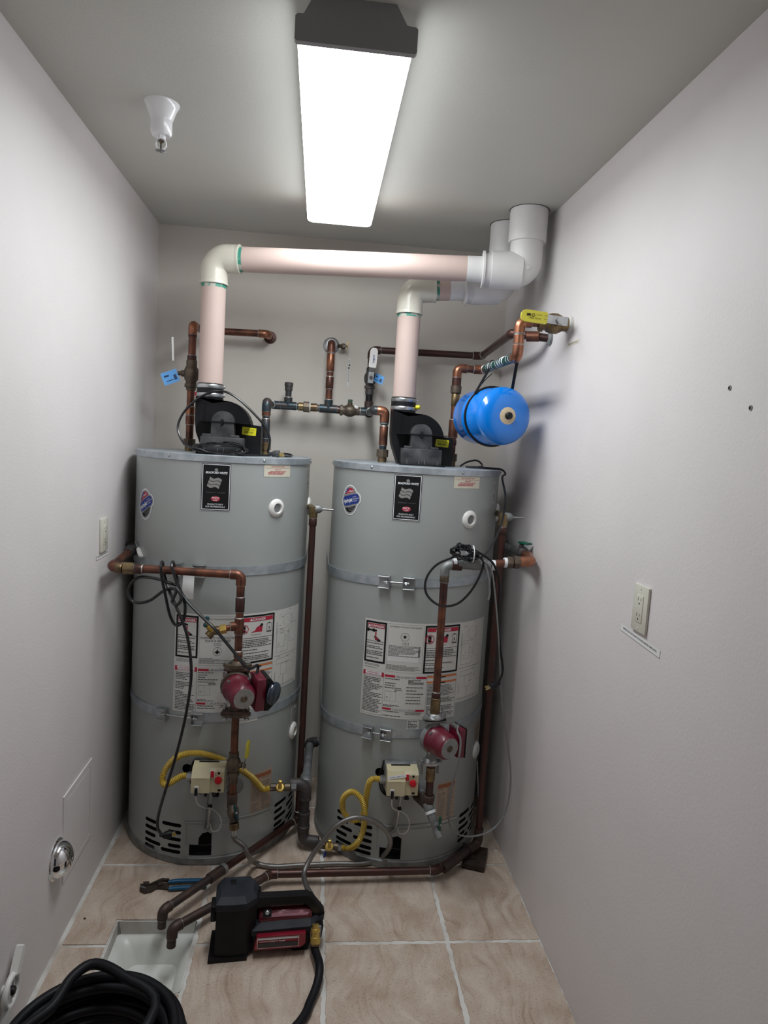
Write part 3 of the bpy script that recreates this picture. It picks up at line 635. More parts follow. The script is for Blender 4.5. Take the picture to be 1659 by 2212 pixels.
    if extra == 'A':
        S.text(b1, 'WARRANTY VOID IF RATING', X(0.42), Y(0.235), 0.0115, 0.0012, width=X(0.335)); S.text(b1, 'PLATE IS REMOVED', X(0.42), Y(0.265), 0.0115, 0.0012, width=X(0.235))
        S.box(k1, X(0.385), X(0.445), Y(0.313), Y(0.29), 0.0008, 0.0012); S.text(b1, '17L', X(0.42), Y(0.302), 0.006, 0.0012); yy = Y(0.37)
        S.poly(k1, [(X(0.415)-0.011, yy-0.003), (X(0.415)-0.002, yy+0.002), (X(0.415), yy+0.012), (X(0.415)+0.002, yy+0.002), (X(0.415)+0.011, yy-0.003), (X(0.415)+0.004, yy-0.006), (X(0.415), yy-0.011), (X(0.415)-0.004, yy-0.006)], 0.0013, 0)
    else:
        S.box(k1, X(0.395), X(0.455), Y(0.228), Y(0.205), 0.0008, 0.0012); S.text(b1, '17L', X(0.425), Y(0.217), 0.006, 0.0012); yy = Y(0.145)
        S.poly(k1, [(X(0.415)+(0.0085 if q % 2 == 0 else 0.0035)*math.sin(q*math.pi/5), yy+(0.0085 if q % 2 == 0 else 0.0035)*math.cos(q*math.pi/5)) for q in range(10)], 0.0013, 0)
        pw = MB(); S.rect(pw, X(0.255), X(0.56), Y(0.405), Y(0.237), 0.0010); obj('rating_sticker', pw, 'paper_white', sh)
        S.lines(g1, X(0.26), X(0.585), Y(0.36), Y(0.24), 0.0046, 0.0026, 0.0014, rnd, 0.95)
        for q in range(14): S.rect(k1, X(0.552), X(0.572), Y(0.34)+q*0.0024, Y(0.34)+q*0.0024+rnd.uniform(0.0008, 0.0016), 0.0014)
    rg = ell(X(0.415), yy, 0.0155, 0.0155, 28); ri = ell(X(0.415), yy, 0.0146, 0.0146, 28)
    for q in range(28): S.poly(k1, [rg[q], rg[(q+1) % 28], ri[(q+1) % 28], ri[q]], 0.0012, 0)
    S.lines(g1, X(0.25), X(0.595), Y(0.50), Y(0.44), 0.0042, 0.0022, 0.0011, rnd, 1.0)
    S.lines(g1, X(0.02), X(0.20), Y(0.50), Y(0.46), 0.0042, 0.0018, 0.0011, rnd, 0.9)
    # lower half: safety text, operating instructions, warning
    def redbar(x0, x1, f0, f1, txt, frac, sz, two=None):
        S.rect(r1, x0, x1, Y(f1), Y(f0), 0.0011); c_ = (x0+x1)/2; hw = (x1-x0)*frac/2; S.rect(w1, c_-hw, c_+hw, Y(f1)+0.0004, Y(f0)-0.0004, 0.0014)
        if two: S.text(r1, txt, c_, Y(f0+(f1-f0)*0.3), sz, 0.0018, width=hw*1.5, weight=0.01); S.text(r1, two, c_, Y(f0+(f1-f0)*0.72), sz, 0.0018, width=hw*1.95, weight=0.01)
        else: S.text(k1, txt, c_, Y((f0+f1)/2), sz, 0.0018, width=hw*1.9, weight=0.01)
    S.box(k1, X(0.012), X(0.232), Y(0.985), Y(0.535), 0.0007, 0.0010); redbar(X(0.012), X(0.232), 0.535, 0.583, 'FOR YOUR SAFETY', 0.78, 0.0062, 'READ BEFORE OPERATING')
    S.lines(b1, X(0.022), X(0.225), Y(0.975), Y(0.60), 0.0058, 0.0025, 0.0012, rnd, 0.82)
    redbar(X(0.24), X(0.655), 0.548, 0.572, 'OPERATING INSTRUCTIONS', 0.5, 0.0068)
    S.lines(b1, X(0.245), X(0.43), Y(0.70), Y(0.585), 0.0085, 0.0025, 0.0012, rnd, 0.8); S.lines(b1, X(0.475), X(0.64), Y(0.63), Y(0.585), 0.0045, 0.0025, 0.0012, rnd, 1.0); S.lines(b1, X(0.46), X(0.645), Y(0.84), Y(0.66), 0.0120, 0.0025, 0.0012, rnd, 0.7)
    S.box(g1, X(0.25), X(0.36), Y(0.82), Y(0.715), 0.0006, 0.0011); S.box(g1, X(0.25), X(0.305), Y(0.82), Y(0.72), 0.0005, 0.0011); S.box(b1, X(0.265), X(0.28), Y(0.79), Y(0.775), 0.0007, 0.0011); S.lines(b1, X(0.345), X(0.43), Y(0.715), Y(0.695), 0.0045, 0.002, 0.0012, rnd)
    S.lines(b1, X(0.24), X(0.44), Y(0.885), Y(0.86), 0.0045, 0.0022, 0.0012, rnd)
    redbar(X(0.235), X(0.65), 0.893, 0.914, 'TO TURN OFF GAS TO APPLIANCE', 0.58, 0.0062); S.lines(b1, X(0.245), X(0.44), Y(0.98), Y(0.925), 0.0085, 0.0025, 0.0012, rnd); S.lines(b1, X(0.46), X(0.64), Y(0.955), Y(0.925), 0.006, 0.0022, 0.0012, rnd)
    S.box(k1, X(0.66), X(0.99), Y(0.985), Y(0.535), 0.0007, 0.0010)
    for f in (0.54, 0.598): S.rect(o1, X(0.662), X(0.988), Y(f+0.019), Y(f), 0.0012); S.rect(k1, X(0.74), X(0.86), Y(f+0.024), Y(f+0.011), 0.0015)
    S.lines(b1, X(0.67), X(0.985), Y(0.975), Y(0.63), 0.0052, 0.0022, 0.0012, rnd, 0.85)
    for nm, mb_, mt in (('black_print', k1, 'print_black'), ('red_print', r1, 'print_red'), ('grey_print', g1, 'print_light'), ('orange_print', o1, 'print_orange'), ('white_print', w1, 'print_white'), ('fine_text', b1, 'print_grey')): obj(nm, mb_, mt, sh, smooth=False)
    d1_, x0 = MB(), WL                                          # line drawings on the second sheet
    bx = lambda a, b, c_, d: S.box(d1_, x0+a, x0+b, c_, d, 0.0007, 0.0012)
    bx(0.012, 0.055, 0.215, 0.275); bx(0.012, 0.078, 0.195, 0.285); bx(0.060, 0.070, 0.235, 0.255); bx(0.020, 0.030, 0.222, 0.232); bx(0.085, 0.098, 0.225, 0.330); bx(0.010, 0.013, 0.265, 0.315); bx(0.040, 0.075, 0.105, 0.150); bx(0.015, 0.105, 0.150, 0.170); bx(0.010, 0.012, 0.085, 0.120); bx(0.055, 0.058, 0.070, 0.105)
    rg = ell(x0+0.072, 0.315, 0.030, 0.024, 30); ri = ell(x0+0.072, 0.315, 0.0294, 0.0234, 30)
    for q in range(30): S.poly(d1_, [rg[q], rg[(q+1) % 30], ri[(q+1) % 30], ri[q]], 0.0012, 0)
    S.text(d1_, 'PIPING', x0+0.085, 0.352, 0.005, 0.0012)
    for q in range(16): a = x0+rnd.uniform(0.01, 0.12); b = 0.075+rnd.uniform(0, 0.27); S.rect(d1_, a, a+rnd.uniform(0.006, 0.02), b, b+0.0013, 0.0012)
    for f in (0.060, 0.0655, 0.182): S.rect(d1_, x0+0.006, x0+0.14, f, f+0.0012, 0.0012)
    obj('line_drawing', d1_, 'print_light', sh2, smooth=False)
    if extra == 'A':
        S = csurf(tk, 75, 0.49); m = MB(); S.rect(m, -0.045, 0.02, -0.03, 0.03, 0.0008); q = obj('warning_sticker', m, 'paper', h); m = MB(); S.lines(m, -0.04, 0.016, -0.027, 0.028, 0.007, 0.003, 0.0013, rnd); obj('fine_text', m, 'print_grey', q)
        S = csurf(tk, 22, 0.545); m = MB(); S.rect(m, -0.002, 0.07, -0.012, 0.008, 0.0008); obj('serial_sticker', m, 'paper', h)
    else:
        S = csurf(tk, 6, 0.56); m = MB(); S.rect(m, -0.055, -0.01, -0.022, 0.018, 0.0008); q = obj('serial_sticker', m, 'paper', h); m = MB(); S.lines(m, -0.052, -0.014, -0.02, 0.015, 0.006, 0.0025, 0.0013, rnd); obj('fine_text', m, 'print_grey', q)
        S = csurf(tk, 64, 0.47); m = MB(); S.rect(m, -0.045, 0.02, -0.04, 0.035, 0.0008); q = obj('warning_sticker', m, 'paper_tan', h); m = MB(); S.lines(m, -0.04, 0.016, -0.037, 0.033, 0.007, 0.003, 0.0013, rnd); obj('fine_text', m, 'print_grey', q)
    # --- tan caution sheet by the drain
    lb = 39.5 if extra == 'A' else 27.8; S = csurf(tk, lb, 0.245); hw = 0.047 if extra == 'A' else 0.044; m = MB()
    vs = [S.f(-hw+2*hw*i/8, t+0.012*(i/8-0.5)*(1 if extra == 'A' else 0.4), 0.0008) for i in range(9) for t in (-0.08, 0.08)]; m.add(vs, [(2*i, 2*i+2, 2*i+3, 2*i+1) for i in range(8)]); q = obj('caution_sheet', m, 'paper_tan', h, label='tan caution sheet')
    m = MB(); S.rect(m, -hw+0.004, hw-0.004, 0.058, 0.074, 0.0013); obj('caution_header', m, 'print_brown', q)
    m = MB(); S.lines(m, -hw+0.006, -0.002, -0.075, 0.054, 0.0072, 0.003, 0.0013, rnd); S.lines(m, 0.003, hw-0.006, -0.075, 0.054, 0.0072, 0.003, 0.0013, rnd); obj('fine_text', m, 'print_light', q)
    # --- outer access door
    m = MB(); n = 24; A0, A1 = 7.6+low, 50.5+low; zt = lambda i: 0.158+0.0*i
    rings = []
    for off in (0.0, 0.0022):
        rings.append([S3(tk, A0+(A1-A0)*i/n, 0.034, off) for i in range(n+1)]); rings.append([S3(tk, A0+(A1-A0)*i/n, 0.157, off) for i in range(n+1)])
    vs = rings[2]+rings[3]; m.add(vs, [(i, i+1, n+2+i, n+1+i) for i in range(n)]); m.add(rings[1]+rings[3], [(i, i+1, n+2+i, n+1+i) for i in range(n)]); m.add(rings[0]+rings[2], [(i+1, i, n+1+i, n+2+i) for i in range(n)])
    m.add([rings[0][0], rings[2][0], rings[3][0], rings[1][0]], [(0, 1, 2, 3)]); m.add([rings[0][-1], rings[1][-1], rings[3][-1], rings[2][-1]], [(0, 1, 2, 3)])
    obj('access_door', m, 'tank', h)
    m = MB(); S = csurf(tk, -8.6+low, 0.08); S.box(m, 0, math.radians(16)*R, -0.003, 0.078, 0.0009, 0.0008); obj('burner_door_seam', m, 'galv_dull', h)
    m = MB(); pts = [S3(tk, -10+low+i*2.4, 0.1715-0.0006*abs(i-12), 0.0035) for i in range(25)]; m.tube(pts, 0.0045 if extra == 'B' else 0.0022, 8); obj('lip', m, 'tank', h)
    return h
HA = heater(TA, 0.0, 0.0, 'grey cylindrical water heater beside the left wall', 'A')
HB = heater(TB, -15.0, -9.5, 'grey cylindrical water heater beside the right wall, below the blue tank', 'B')

# ---- blowers on top of the heaters (bolted on: parts of the heater)
def blower(h, x0, y0, cordside):
    z0 = TH; L = lambda x, z, y=0.0: V((x0+x, y0+y, z0+z))
    P = [(-0.107, 0.205), (-0.107, 0.118), (-0.102, 0.075), (-0.085, 0.03), (-0.075, 0.004), (0.05, 0.0), (0.132, 0.0), (0.136, 0.004), (0.136, 0.104), (0.128, 0.112), (0.098, 0.114)]
    for k in range(12): a = math.radians(8+k*10); P.append((0.099*math.cos(a), 0.0975+0.099*math.sin(a)))
    P += [(-0.030, 0.189), (-0.022, 0.196), (-0.018, 0.205)]
    m = MB().prism([L(a, b, -0.048) for a, b in P], (0, 1, 0), 0.096); b = obj('blower_housing', m, 'black_plastic', h, label='black plastic exhaust blower housing', ang=25)
    m = MB().prism([L(a, b_, -0.054) for a, b_ in ell(0, 0.0975, 0.062, 0.062, 32)], (0, 1, 0), 0.008); obj('scroll_ring', m, 'black_plastic', b)
    Q = [(-0.040, 0.055), (0.046, 0.055), (0.042, 0.115)]
    for k in range(1, 12): a = math.radians(k*15); Q.append((0.002+0.040*math.cos(a), 0.117+0.040*math.sin(a)))
    Q += [(-0.038, 0.115)]
    obj('motor_cover', MB().prism([L(a, q, -0.105) for a, q in Q], (0, 1, 0), 0.06), 'dusty_plastic', b, label='dusty rounded motor cover', ang=30)
    obj('motor_clip', MB().box(L(0.001, 0.117, -0.108), (0.010, 0.008, 0.022), None, 0.002), 'black_plastic', b); obj('motor_strap', MB().box(L(0.006, 0.117, -0.080), (0.19, 0.06, 0.003)), 'black_plastic', b)
    obj('base_box', MB().box(L(0.004, 0.032, -0.092), (0.150, 0.09, 0.062), None, 0.004), 'dusty_plastic', b)
    for sx in (-0.05, 0.05): obj('base_tab', MB().box(L(sx, 0.066, -0.125), (0.03, 0.02, 0.012), None, 0.002), 'dusty_plastic', b)
    for sx in (-0.055, -0.01, 0.012, 0.06): obj('base_rib', MB().prism([L(sx, 0.002, -0.137), L(sx, 0.022, -0.137), L(sx, 0.002, -0.156)], (1, 0, 0), 0.003), 'dusty_plastic', b, smooth=False)
    obj('base_flange', MB().box(L(0.004, 0.003, -0.085), (0.172, 0.145, 0.006), None, 0.002), 'black_plastic', b)
    for sx, sz in ((-0.046, 0.108), (-0.046, 0.090)): obj('housing_screw', MB().lathe(L(sx, sz, -0.047), (0, -1, 0), [(0.003, 0), (0.003, 0.0015), (0.001, 0.002)], 8), 'steel', b)
    obj('duct_rib', MB().box(L(-0.072, 0.15, -0.049), (0.003, 0.004, 0.08)), 'black_plastic', b)
    S = plane_surf(L(0.092, 0.0895, -0.0485), V((1, 0, -0.06)), V((0.06, 0, 1))); m = MB(); S.poly(m, rrect(-0.026, 0.026, -0.0145, 0.0145, 0.003, 3), 0.0006, 0); y = obj('yellow_sticker', m, 'label_yellow', b)
    m = MB()
    for k in range(16): S.rect(m, -0.016+k*0.002, -0.016+k*0.002+random.uniform(0.0006, 0.0014), -0.008, 0.000, 0.001)
    S.text(m, 'CAUTION 35701', 0, 0.0055, 0.006, 0.001, width=0.034); S.text(m, '239-4416', 0, -0.011, 0.004, 0.001); obj('barcode', m, 'print_black', y)
    c = L(-0.0625, 0.2)
    obj('rubber_coupling', MB().lathe(c, (0, 0, 1), [(0.046, -0.002), (0.0485, 0.0), (0.0485, 0.056), (0.046, 0.058)], 40), 'rubber', b)
    for zz in (0.008, 0.040):
        q = obj('hose_clamp', MB().lathe(c, (0, 0, 1), [(0.0495, zz), (0.0502, zz+0.001), (0.0502, zz+0.013), (0.0495, zz+0.014)], 48, caps=False), 'steel', b)
        obj('clamp_screw', MB().box(c+V((0.050, -0.006, zz+0.007)), (0.012, 0.018, 0.010), None, 0.002), 'steel', q)
    return c
pa = px(488, 921, y=-0.40); CPA = blower(HA, pa.x, -0.40, 'A')
pb = px(901, 948, y=-0.36); CPB = blower(HB, pb.x, -0.36, 'B')
obj('yellow_cap', MB().rod(CPB+V((0.046, -0.02, 0.022)), CPB+V((0.062, -0.026, 0.024)), 0.008, 14, 0.002), 'label_yellow', HB)
obj('red_hose_nipple', MB().rod(px(424, 852, y=-0.36), px(436, 847, y=-0.38), 0.010, 14, 0.002), 'red_knob', HA)

# ---- gas control on the heater front
def gas_control(h, tk, c, tag_strip):
    c = V(c); B = lambda a, b, k: c+V((a, k, b))               # k: negative = towards the viewer
    w, hh = 0.056, 0.049
    P = [(-0.0, hh*0.80), (-0.044, hh*0.70), (-0.066, hh*0.12), (-0.066, -hh*0.98), (0.0, -hh*0.98)]  # side profile (k, z): sloped brow
    m = MB(); m.prism([B(-w, z, k-0.035) for k, z in P], (1, 0, 0), 0.064)
    o = obj('gas_control', m, 'ivory', h, label='cream gas control box', ang=20)
    P2 = [(-0.0, hh*0.80), (-0.044, hh*0.72), (-0.056, hh*0.52), (-0.056, -hh*1.02), (0.0, -hh*1.02)]
    obj('switch_panel', MB().prism([B(0.006, z, k-0.035) for k, z in P2], (1, 0, 0), 0.050), 'ivory', o, ang=20)
    obj('back_plate', MB().box(B(0.0, -0.006, -0.018), (0.118, 0.036, 0.088), None, 0.003), 'galv_dull', o)
    obj('top_latch', MB().box(B(-0.004, hh*0.78, -0.042), (0.07, 0.008, 0.005), None, 0.001), 'black_plastic', o)
    F = -0.035-0.056
    obj('switch_frame', MB().box(B(0.015, 0.018, F-0.0005), (0.0155, 0.003, 0.027), None, 0.001), 'white_plastic', o)
    obj('rocker_switch', MB().box(B(0.015, 0.018, F-0.003), (0.0115, 0.005, 0.022), None, 0.0015), 'red_knob', o, label='red rocker switch')
    obj('dial', MB().lathe(B(0.036, -0.004, F), (0, -1, 0), [(0.0125, 0), (0.0125, 0.005), (0.0115, 0.010), (0.009, 0.011)], 28), 'red_knob', o, label='red temperature dial')
    obj('dial_grip', MB().box(B(0.036, -0.004, F-0.012), (0.020, 0.004, 0.004), Matrix.Rotation(0.4, 3, 'Y'), 0.001), 'red_knob', o)
    obj('indicator', MB().lathe(B(0.037, 0.021, F), (0, -1, 0), [(0.0045, 0), (0.0045, 0.0012)], 14), 'print_black', o)
    S = plane_surf(B(0, 0, F-0.0004), (1, 0, 0), (0, 0, 1)); m = MB(); S.text(m, 'STATUS', 0.037, 0.029, 0.004, 0.0004); S.text(m, 'ON', 0.0255, 0.021, 0.004, 0.0004); S.text(m, 'OFF', 0.026, 0.013, 0.004, 0.0004); S.text(m, 'VAC', 0.019, -0.004, 0.003, 0.0004)
    for k in range(5): a = math.radians(200-k*50); S.rect(m, 0.036+0.0155*math.cos(a)-0.0008, 0.036+0.0155*math.cos(a)+0.0008, -0.004+0.0155*math.sin(a)-0.001, -0.004+0.0155*math.sin(a)+0.001, 0.0004)
    obj('panel_lettering', m, 'print_black', o)
    obj('lock_window', MB().box(B(0.040, -0.042, F), (0.011, 0.002, 0.007)), 'print_black', o)
    obj('embossed_logo', MB().box(B(-0.026, 0.006, -0.035-0.0662), (0.04, 0.0015, 0.003), None, 0.0006), 'ivory', o)
    F2 = -0.035-0.066
    obj('plug_socket', MB().box(B(-0.037, -0.034, F2), (0.015, 0.004, 0.024), None, 0.002), 'white_plastic', o)
    obj('igniter_plug', MB().box(B(-0.037, -0.040, F2-0.006), (0.0105, 0.010, 0.026), None, 0.002), 'rubber', o)
    obj('manifold_block', MB().box(B(-0.005, -0.056, -0.045), (0.04, 0.05, 0.016), None, 0.003), 'iron', o)
    # gas inlet fitting
    obj('inlet_fitting', MB().lathe(B(-w, -0.012, -0.05), (-1, 0, 0), [(0.010, 0), (0.010, 0.006), (0.015, 0.007), (0.015, 0.018), (0.010, 0.019)], 6), 'steel', o)
    # feed tubes down to the burner
    x = V((c.x+0.006, c.y-0.03, c.z-0.066))
    pts = [B(0.006, -0.066, -0.04), B(0.004, -0.11, -0.030), B(0.0, -0.18, -0.024), B(-0.004, -0.22, -0.014), B(-0.012, -0.245, 0.004)]
    obj('burner_tube', MB().tube(spline(pts, 6), 0.0052, 10), 'steel', h); pts2 = [p+V((-0.012, 0.002, 0)) for p in pts]
    obj('pilot_tube', MB().tube(spline(pts2, 6), 0.0028, 8), 'galv_dull', h)
    obj('sensor_bulb', MB().lathe(B(-0.012, -0.055, -0.05), (0, 0, -1), [(0.003, 0), (0.003, 0.012), (0.006, 0.016), (0.006, 0.028), (0.002, 0.034)], 12), 'rubber', h)
    for q in range(3): obj('wire', MB().tube(spline([B(0.012+q*0.004, -0.06, -0.05), B(0.014+q*0.005, -0.08, -0.058), B(0.022+q*0.005, -0.088, -0.045), B(0.028, -0.082, -0.01)], 6), 0.002, 6), 'rubber', h)
    m = MB().tube(spline([B(-0.037, -0.058, F2-0.006), B(-0.036, -0.075, F2), B(-0.030, -0.10, -0.085), B(-0.010, -0.125, -0.06), B(0.006, -0.135, -0.045), B(0.030, -0.155, -0.04), B(0.044, -0.19, -0.032), B(0.036, -0.225, -0.03), B(0.012, -0.235, -0.022), B(0.002, -0.215, -0.005)], 8), 0.0023, 8)
    obj('igniter_wire', m, 'wire_white', h, label='thin white igniter wire'); obj('wire_clip', MB().box(B(0.003, -0.133, -0.034), (0.014, 0.016, 0.010), None, 0.002), 'rubber', h)
    for q in range(2): obj('wire', MB().tube(spline([B(-0.060, 0.028, 0.01), B(-0.066, 0.018, -0.012), B(-0.074+q*0.008, -0.01, -0.012), B(-0.072+q*0.008, -0.055, -0.008), B(-0.058+q*0.008, -0.085, -0.008), B(-0.034, -0.098, -0.008), B(-0.028, -0.06, -0.02)], 6), 0.0034, 8), 'rubber', h)
    obj('burner_cap', MB().lathe(B(-0.006, -0.225, 0.012), V((0.2, -1, 0)), [(0.019, -0.012), (0.019, 0.0), (0.016, 0.004), (0.008, 0.005)], 20), 'galv_dull', h)
    if tag_strip:
        S = plane_surf(B(-0.022, hh*0.42, -0.035-0.058), V((1, 0, 0.16)), V((-0.1, 0.35, 1))); m = MB(); S.rect(m, -0.033, 0.033, -0.005, 0.005, 0.003); q = obj('tape_strip', m, 'paper_white', o)
        m = MB(); S.text(m, 'DOWN - LOBBY (A.C)', 0, 0, 0.006, 0.0036, width=0.055); obj('lettering', m, 'print_blue', q)
    return c
gca = px(448, 1686, y=-0.735); GA = V((gca.x, -0.632, gca.z)); gas_control(HA, TA, GA, False)
gcb = px(871, 1693, y=-0.76); GB = V((gcb.x, -0.657, gcb.z)); gas_control(HB, TB, GB, True)

# ---- seismic straps
def strap(tk, z, th0, th1, gap, left_back, right_back, label, tilt=0.0):
    c, R = tk; hw = 0.0165
    t = thing('seismic_strap', label, 'strap', S3(tk, (gap[0]+gap[1])/2, z-hw), 'galvanised straps round the heaters')
    def band(a0, a1, back):
        n = max(3, int(abs(a1-a0)/3)); L = [(S3(tk, a0+(a1-a0)*i/n, 0, 0.0022), a0+(a1-a0)*i/n) for i in range(n+1)]
        zz = lambda a: z+tilt*a
        cen = [V((p.x, p.y, zz(a))) for p, a in L]
        if back is not None:
            cen = cen+[V((back[0], back[1], cen[-1].z))]
        m = MB(); vs = []
        for i, p in enumerate(cen):
            q = cen[min(i+1, len(cen)-1)]-cen[max(i-1, 0)]; nn = V((-q.y, q.x, 0)).normalized()*0.0009
            vs += [p+V((0, 0, -hw))-nn, p+V((0, 0, hw))-nn, p+V((0, 0, hw))+nn, p+V((0, 0, -hw))+nn]
        k = len(cen); fs = []
        for i in range(k-1):
            for j in range(4): fs.append((4*i+j, 4*i+(j+1) % 4, 4*i+4+(j+1) % 4, 4*i+4+j))
        m.add(vs, fs+[(3, 2, 1, 0), (4*k-4, 4*k-3, 4*k-2, 4*k-1)]); obj('band', m, 'galv', t, ang=30, clean=True)
    band(gap[0], th0, left_back); band(gap[1], th1, right_back)
    for sg, a in ((1, gap[0]), (-1, gap[1])):
        n, tg = nrm(a), tng(a); p = S3(tk, a, z+tilt*a, 0.004); rot = Matrix((tg, -n, V((0, 0, 1)))).transposed()
        m = MB(); m.box(p-tg*sg*0.010, (0.042, 0.003, 0.040), rot, 0.0008, 1)
        for q in (-1, 1): m.box(p-tg*sg*0.010+n*0.009+V((0, 0, q*0.0205)), (0.042, 0.020, 0.0028), rot, 0.0008, 1)
        m.box(p+tg*sg*0.010+n*0.009, (0.003, 0.020, 0.050), rot, 0.0008, 1); obj('bracket', m, 'steel', t, smooth=False)
    a0, a1 = S3(tk, gap[0]-2, z+tilt*gap[0], 0.014), S3(tk, gap[1]+2, z+tilt*gap[1], 0.014); b = obj('bolt', MB().rod(a0, a1, 0.0036, 10), 'steel', t)
    for p, d in ((a0, a1-a0), (a1, a0-a1)): obj('nut', MB().lathe(p+d.normalized()*0.008, d, [(0.0065, 0), (0.0065, 0.006)], 6), 'steel', b)
strap(TA, 1.098, -88, 88, (-17.5, -7.0), None, (0.69, 0.024), 'galvanised strap round the upper half of the left heater')
strap(TA, 0.562, -88, 88, (-25.0, -5.5), None, (0.69, 0.024), 'galvanised strap round the lower half of the left heater')
strap(TB, 1.090, -90, 80, (-21.5, -10.0), (0.776, 0.024), None, 'galvanised strap round the upper half of the right heater', 0.0002)
strap(TB, 0.528, -90, 80, (-26.5, -18.0), (0.776, 0.024), None, 'galvanised strap round the lower half of the right heater', 0.0004)

# ================================================================== PIPEWORK
def tube_run(root, pts, r, m, em=None, er=None, br=None, ring=True, sock=None, ends=(0, 0)):
    """straight tubes with an elbow fitting at every corner; each piece is a part of the run"""
    pts = [V(p) for p in pts]; em = em or m; er = er or r*1.17; br = br or r*1.5; sock = sock if sock is not None else r*1.1
    n = len(pts); trim = [0]*n
    for i in range(1, n-1):
        a = (pts[i-1]-pts[i]).normalized(); b = (pts[i+1]-pts[i]).normalized(); ang = a.angle(b)
        if ang > 3.05: continue
        t = br/math.tan(ang/2); L = min(t+sock, (pts[i-1]-pts[i]).length*0.5, (pts[i+1]-pts[i]).length*0.5); t = min(t, L*0.9); trim[i] = L
        path = fillet([pts[i]+a*L, pts[i], pts[i]+b*L], t*math.tan(ang/2), 8)
        e = obj('elbow', MB().tube(path, er, 18), em, root)
        if ring:
            for p, d in ((pts[i]+a*L, a), (pts[i]+b*L, b)): obj('solder_ring', MB().lathe(p-d*0.001, d, [(er*0.99, 0), (er*1.0, 0.0016), (r*1.02, 0.0036)], 18, caps=False), 'solder', e)
    for i in range(n-1):
        d = (pts[i+1]-pts[i]).normalized(); p0 = pts[i]+d*(trim[i]*0.8 if 0 < i else 0); p1 = pts[i+1]-d*(trim[i+1]*0.8 if i+1 < n-1 else 0)
        if (p1-p0).length > 0.002: obj('tube', MB().rod(p0, p1, r, 20), m, root)
def coup(root, c, d, r, L, m, name='coupling', ring=0.0, lip=0.0, n=20):
    c, d = V(c), V(d).normalized(); pr = [(r*0.93, -L/2), (r, -L/2+0.0015)]
    if lip: pr = [(r, -L/2), (r+lip, -L/2+0.001), (r+lip, -L/2+0.006), (r, -L/2+0.008), (r, L/2-0.008), (r+lip, L/2-0.006), (r+lip, L/2-0.001), (r, L/2)]
    else: pr += [(r, L/2-0.0015), (r*0.93, L/2)]
    o = obj(name, MB().lathe(c, d, pr, n), m, root)
    if ring:
        for sg in (-1, 1): obj('solder_ring', MB().lathe(c+d*sg*(L/2-0.0005), d*sg, [(r, 0), (r*0.98, 0.0015), (ring*1.02, 0.0035)], 18, caps=False), 'solder', o)
    return o
def hexn(root, c, d, r, L, m, name='nut', n=6):
    return obj(name, MB().lathe(V(c)-V(d).normalized()*L/2, d, [(r*0.94, 0), (r, 0.0012), (r, L-0.0012), (r*0.94, L)], n), m, root, ang=25)
def tee(root, c, d, b, r, L, m, Lb=None, rr=0.0):
    c, d, b = V(c), V(d).normalized(), V(b).normalized(); mb = MB().rod(c-d*L/2, c+d*L/2, r, 18, 0.001); mb.rod(c, c+b*(Lb or L*0.55), r, 18, 0.001)
    o = obj('tee', mb, m, root)
    if rr:
        for p, q in ((c-d*L/2, -d), (c+d*L/2, d), (c+b*(Lb or L*0.55), b)): obj('solder_ring', MB().lathe(p-q*0.0005, q, [(r, 0), (r*0.98, 0.0015), (rr*1.02, 0.0035)], 18, caps=False), 'solder', o)
    return o
def lever(o, c, ax, d, L, w, th, m, kick=0.012, grip=None, gm=None):
    """flat bent lever: leaves the stem along ax, runs along d"""
    c, ax, d = V(c), V(ax).normalized(), V(d).normalized(); s = ax.cross(d).normalized()
    def strip(pts, hw, t):
        mb = MB(); vs = []
        for i, p in enumerate(pts):
            q = (pts[min(i+1, len(pts)-1)]-pts[max(i-1, 0)]).normalized(); nn = s.cross(q).normalized()*t/2
            h_ = hw[i] if isinstance(hw, list) else hw
            vs += [p-s*h_-nn, p+s*h_-nn, p+s*h_+nn, p-s*h_+nn]
        fs = []
        for i in range(len(pts)-1):
            for j in range(4): fs.append((4*i+j, 4*i+(j+1) % 4, 4*i+4+(j+1) % 4, 4*i+4+j))
        k = len(pts); return mb.add(vs, fs+[(3, 2, 1, 0), (4*k-4, 4*k-3, 4*k-2, 4*k-1)])
    p0 = c; pts = [p0-d*w*0.9, p0, p0+d*L*0.2, p0+d*L*0.36+ax*kick, p0+d*L+ax*kick]
    l = obj('lever', strip(pts, w*0.45, th), m, o, smooth=False, clean=True)
    if gm:
        g0 = p0+d*L*0.36+ax*kick; P = [g0, g0+d*0.004, g0+d*(L*0.64-0.004), g0+d*(L*0.64+0.004), g0+d*(L*0.64+0.009)]
        obj('grip', strip(P, [w*0.5, w*0.62, w*0.62, w*0.5, w*0.25], th*3.2), gm, l, clean=True)
    return l
def ball_valve(root, c, d, ax, r, L, m, name='ball_valve'):
    c, d, ax = V(c), V(d).normalized(), V(ax).normalized()
    o = obj(name, MB().lathe(c, d, [(r*0.82, -L/2), (r*0.86, -L/2+0.001), (r*0.86, -L*0.28), (r*1.05, -L*0.22), (r*1.22, -L*0.08), (r*1.22, L*0.10), (r*1.02, L*0.22), (r*0.86, L*0.28), (r*0.86, L/2-0.001), (r*0.82, L/2)], 22), m, root)
    obj('union_nut', MB().lathe(c-d*L*0.42, d, [(r*1.0, -L*0.07), (r*1.06, -L*0.06), (r*1.06, L*0.06), (r*1.0, L*0.07)], 8), m, o, ang=25)
    st = obj('stem', MB().lathe(c+ax*r*0.9, ax, [(r*0.5, 0), (r*0.5, r*0.7), (r*0.34, r*0.75), (r*0.34, r*1.3)], 14), m, o)
    return o, c+ax*r*2.15
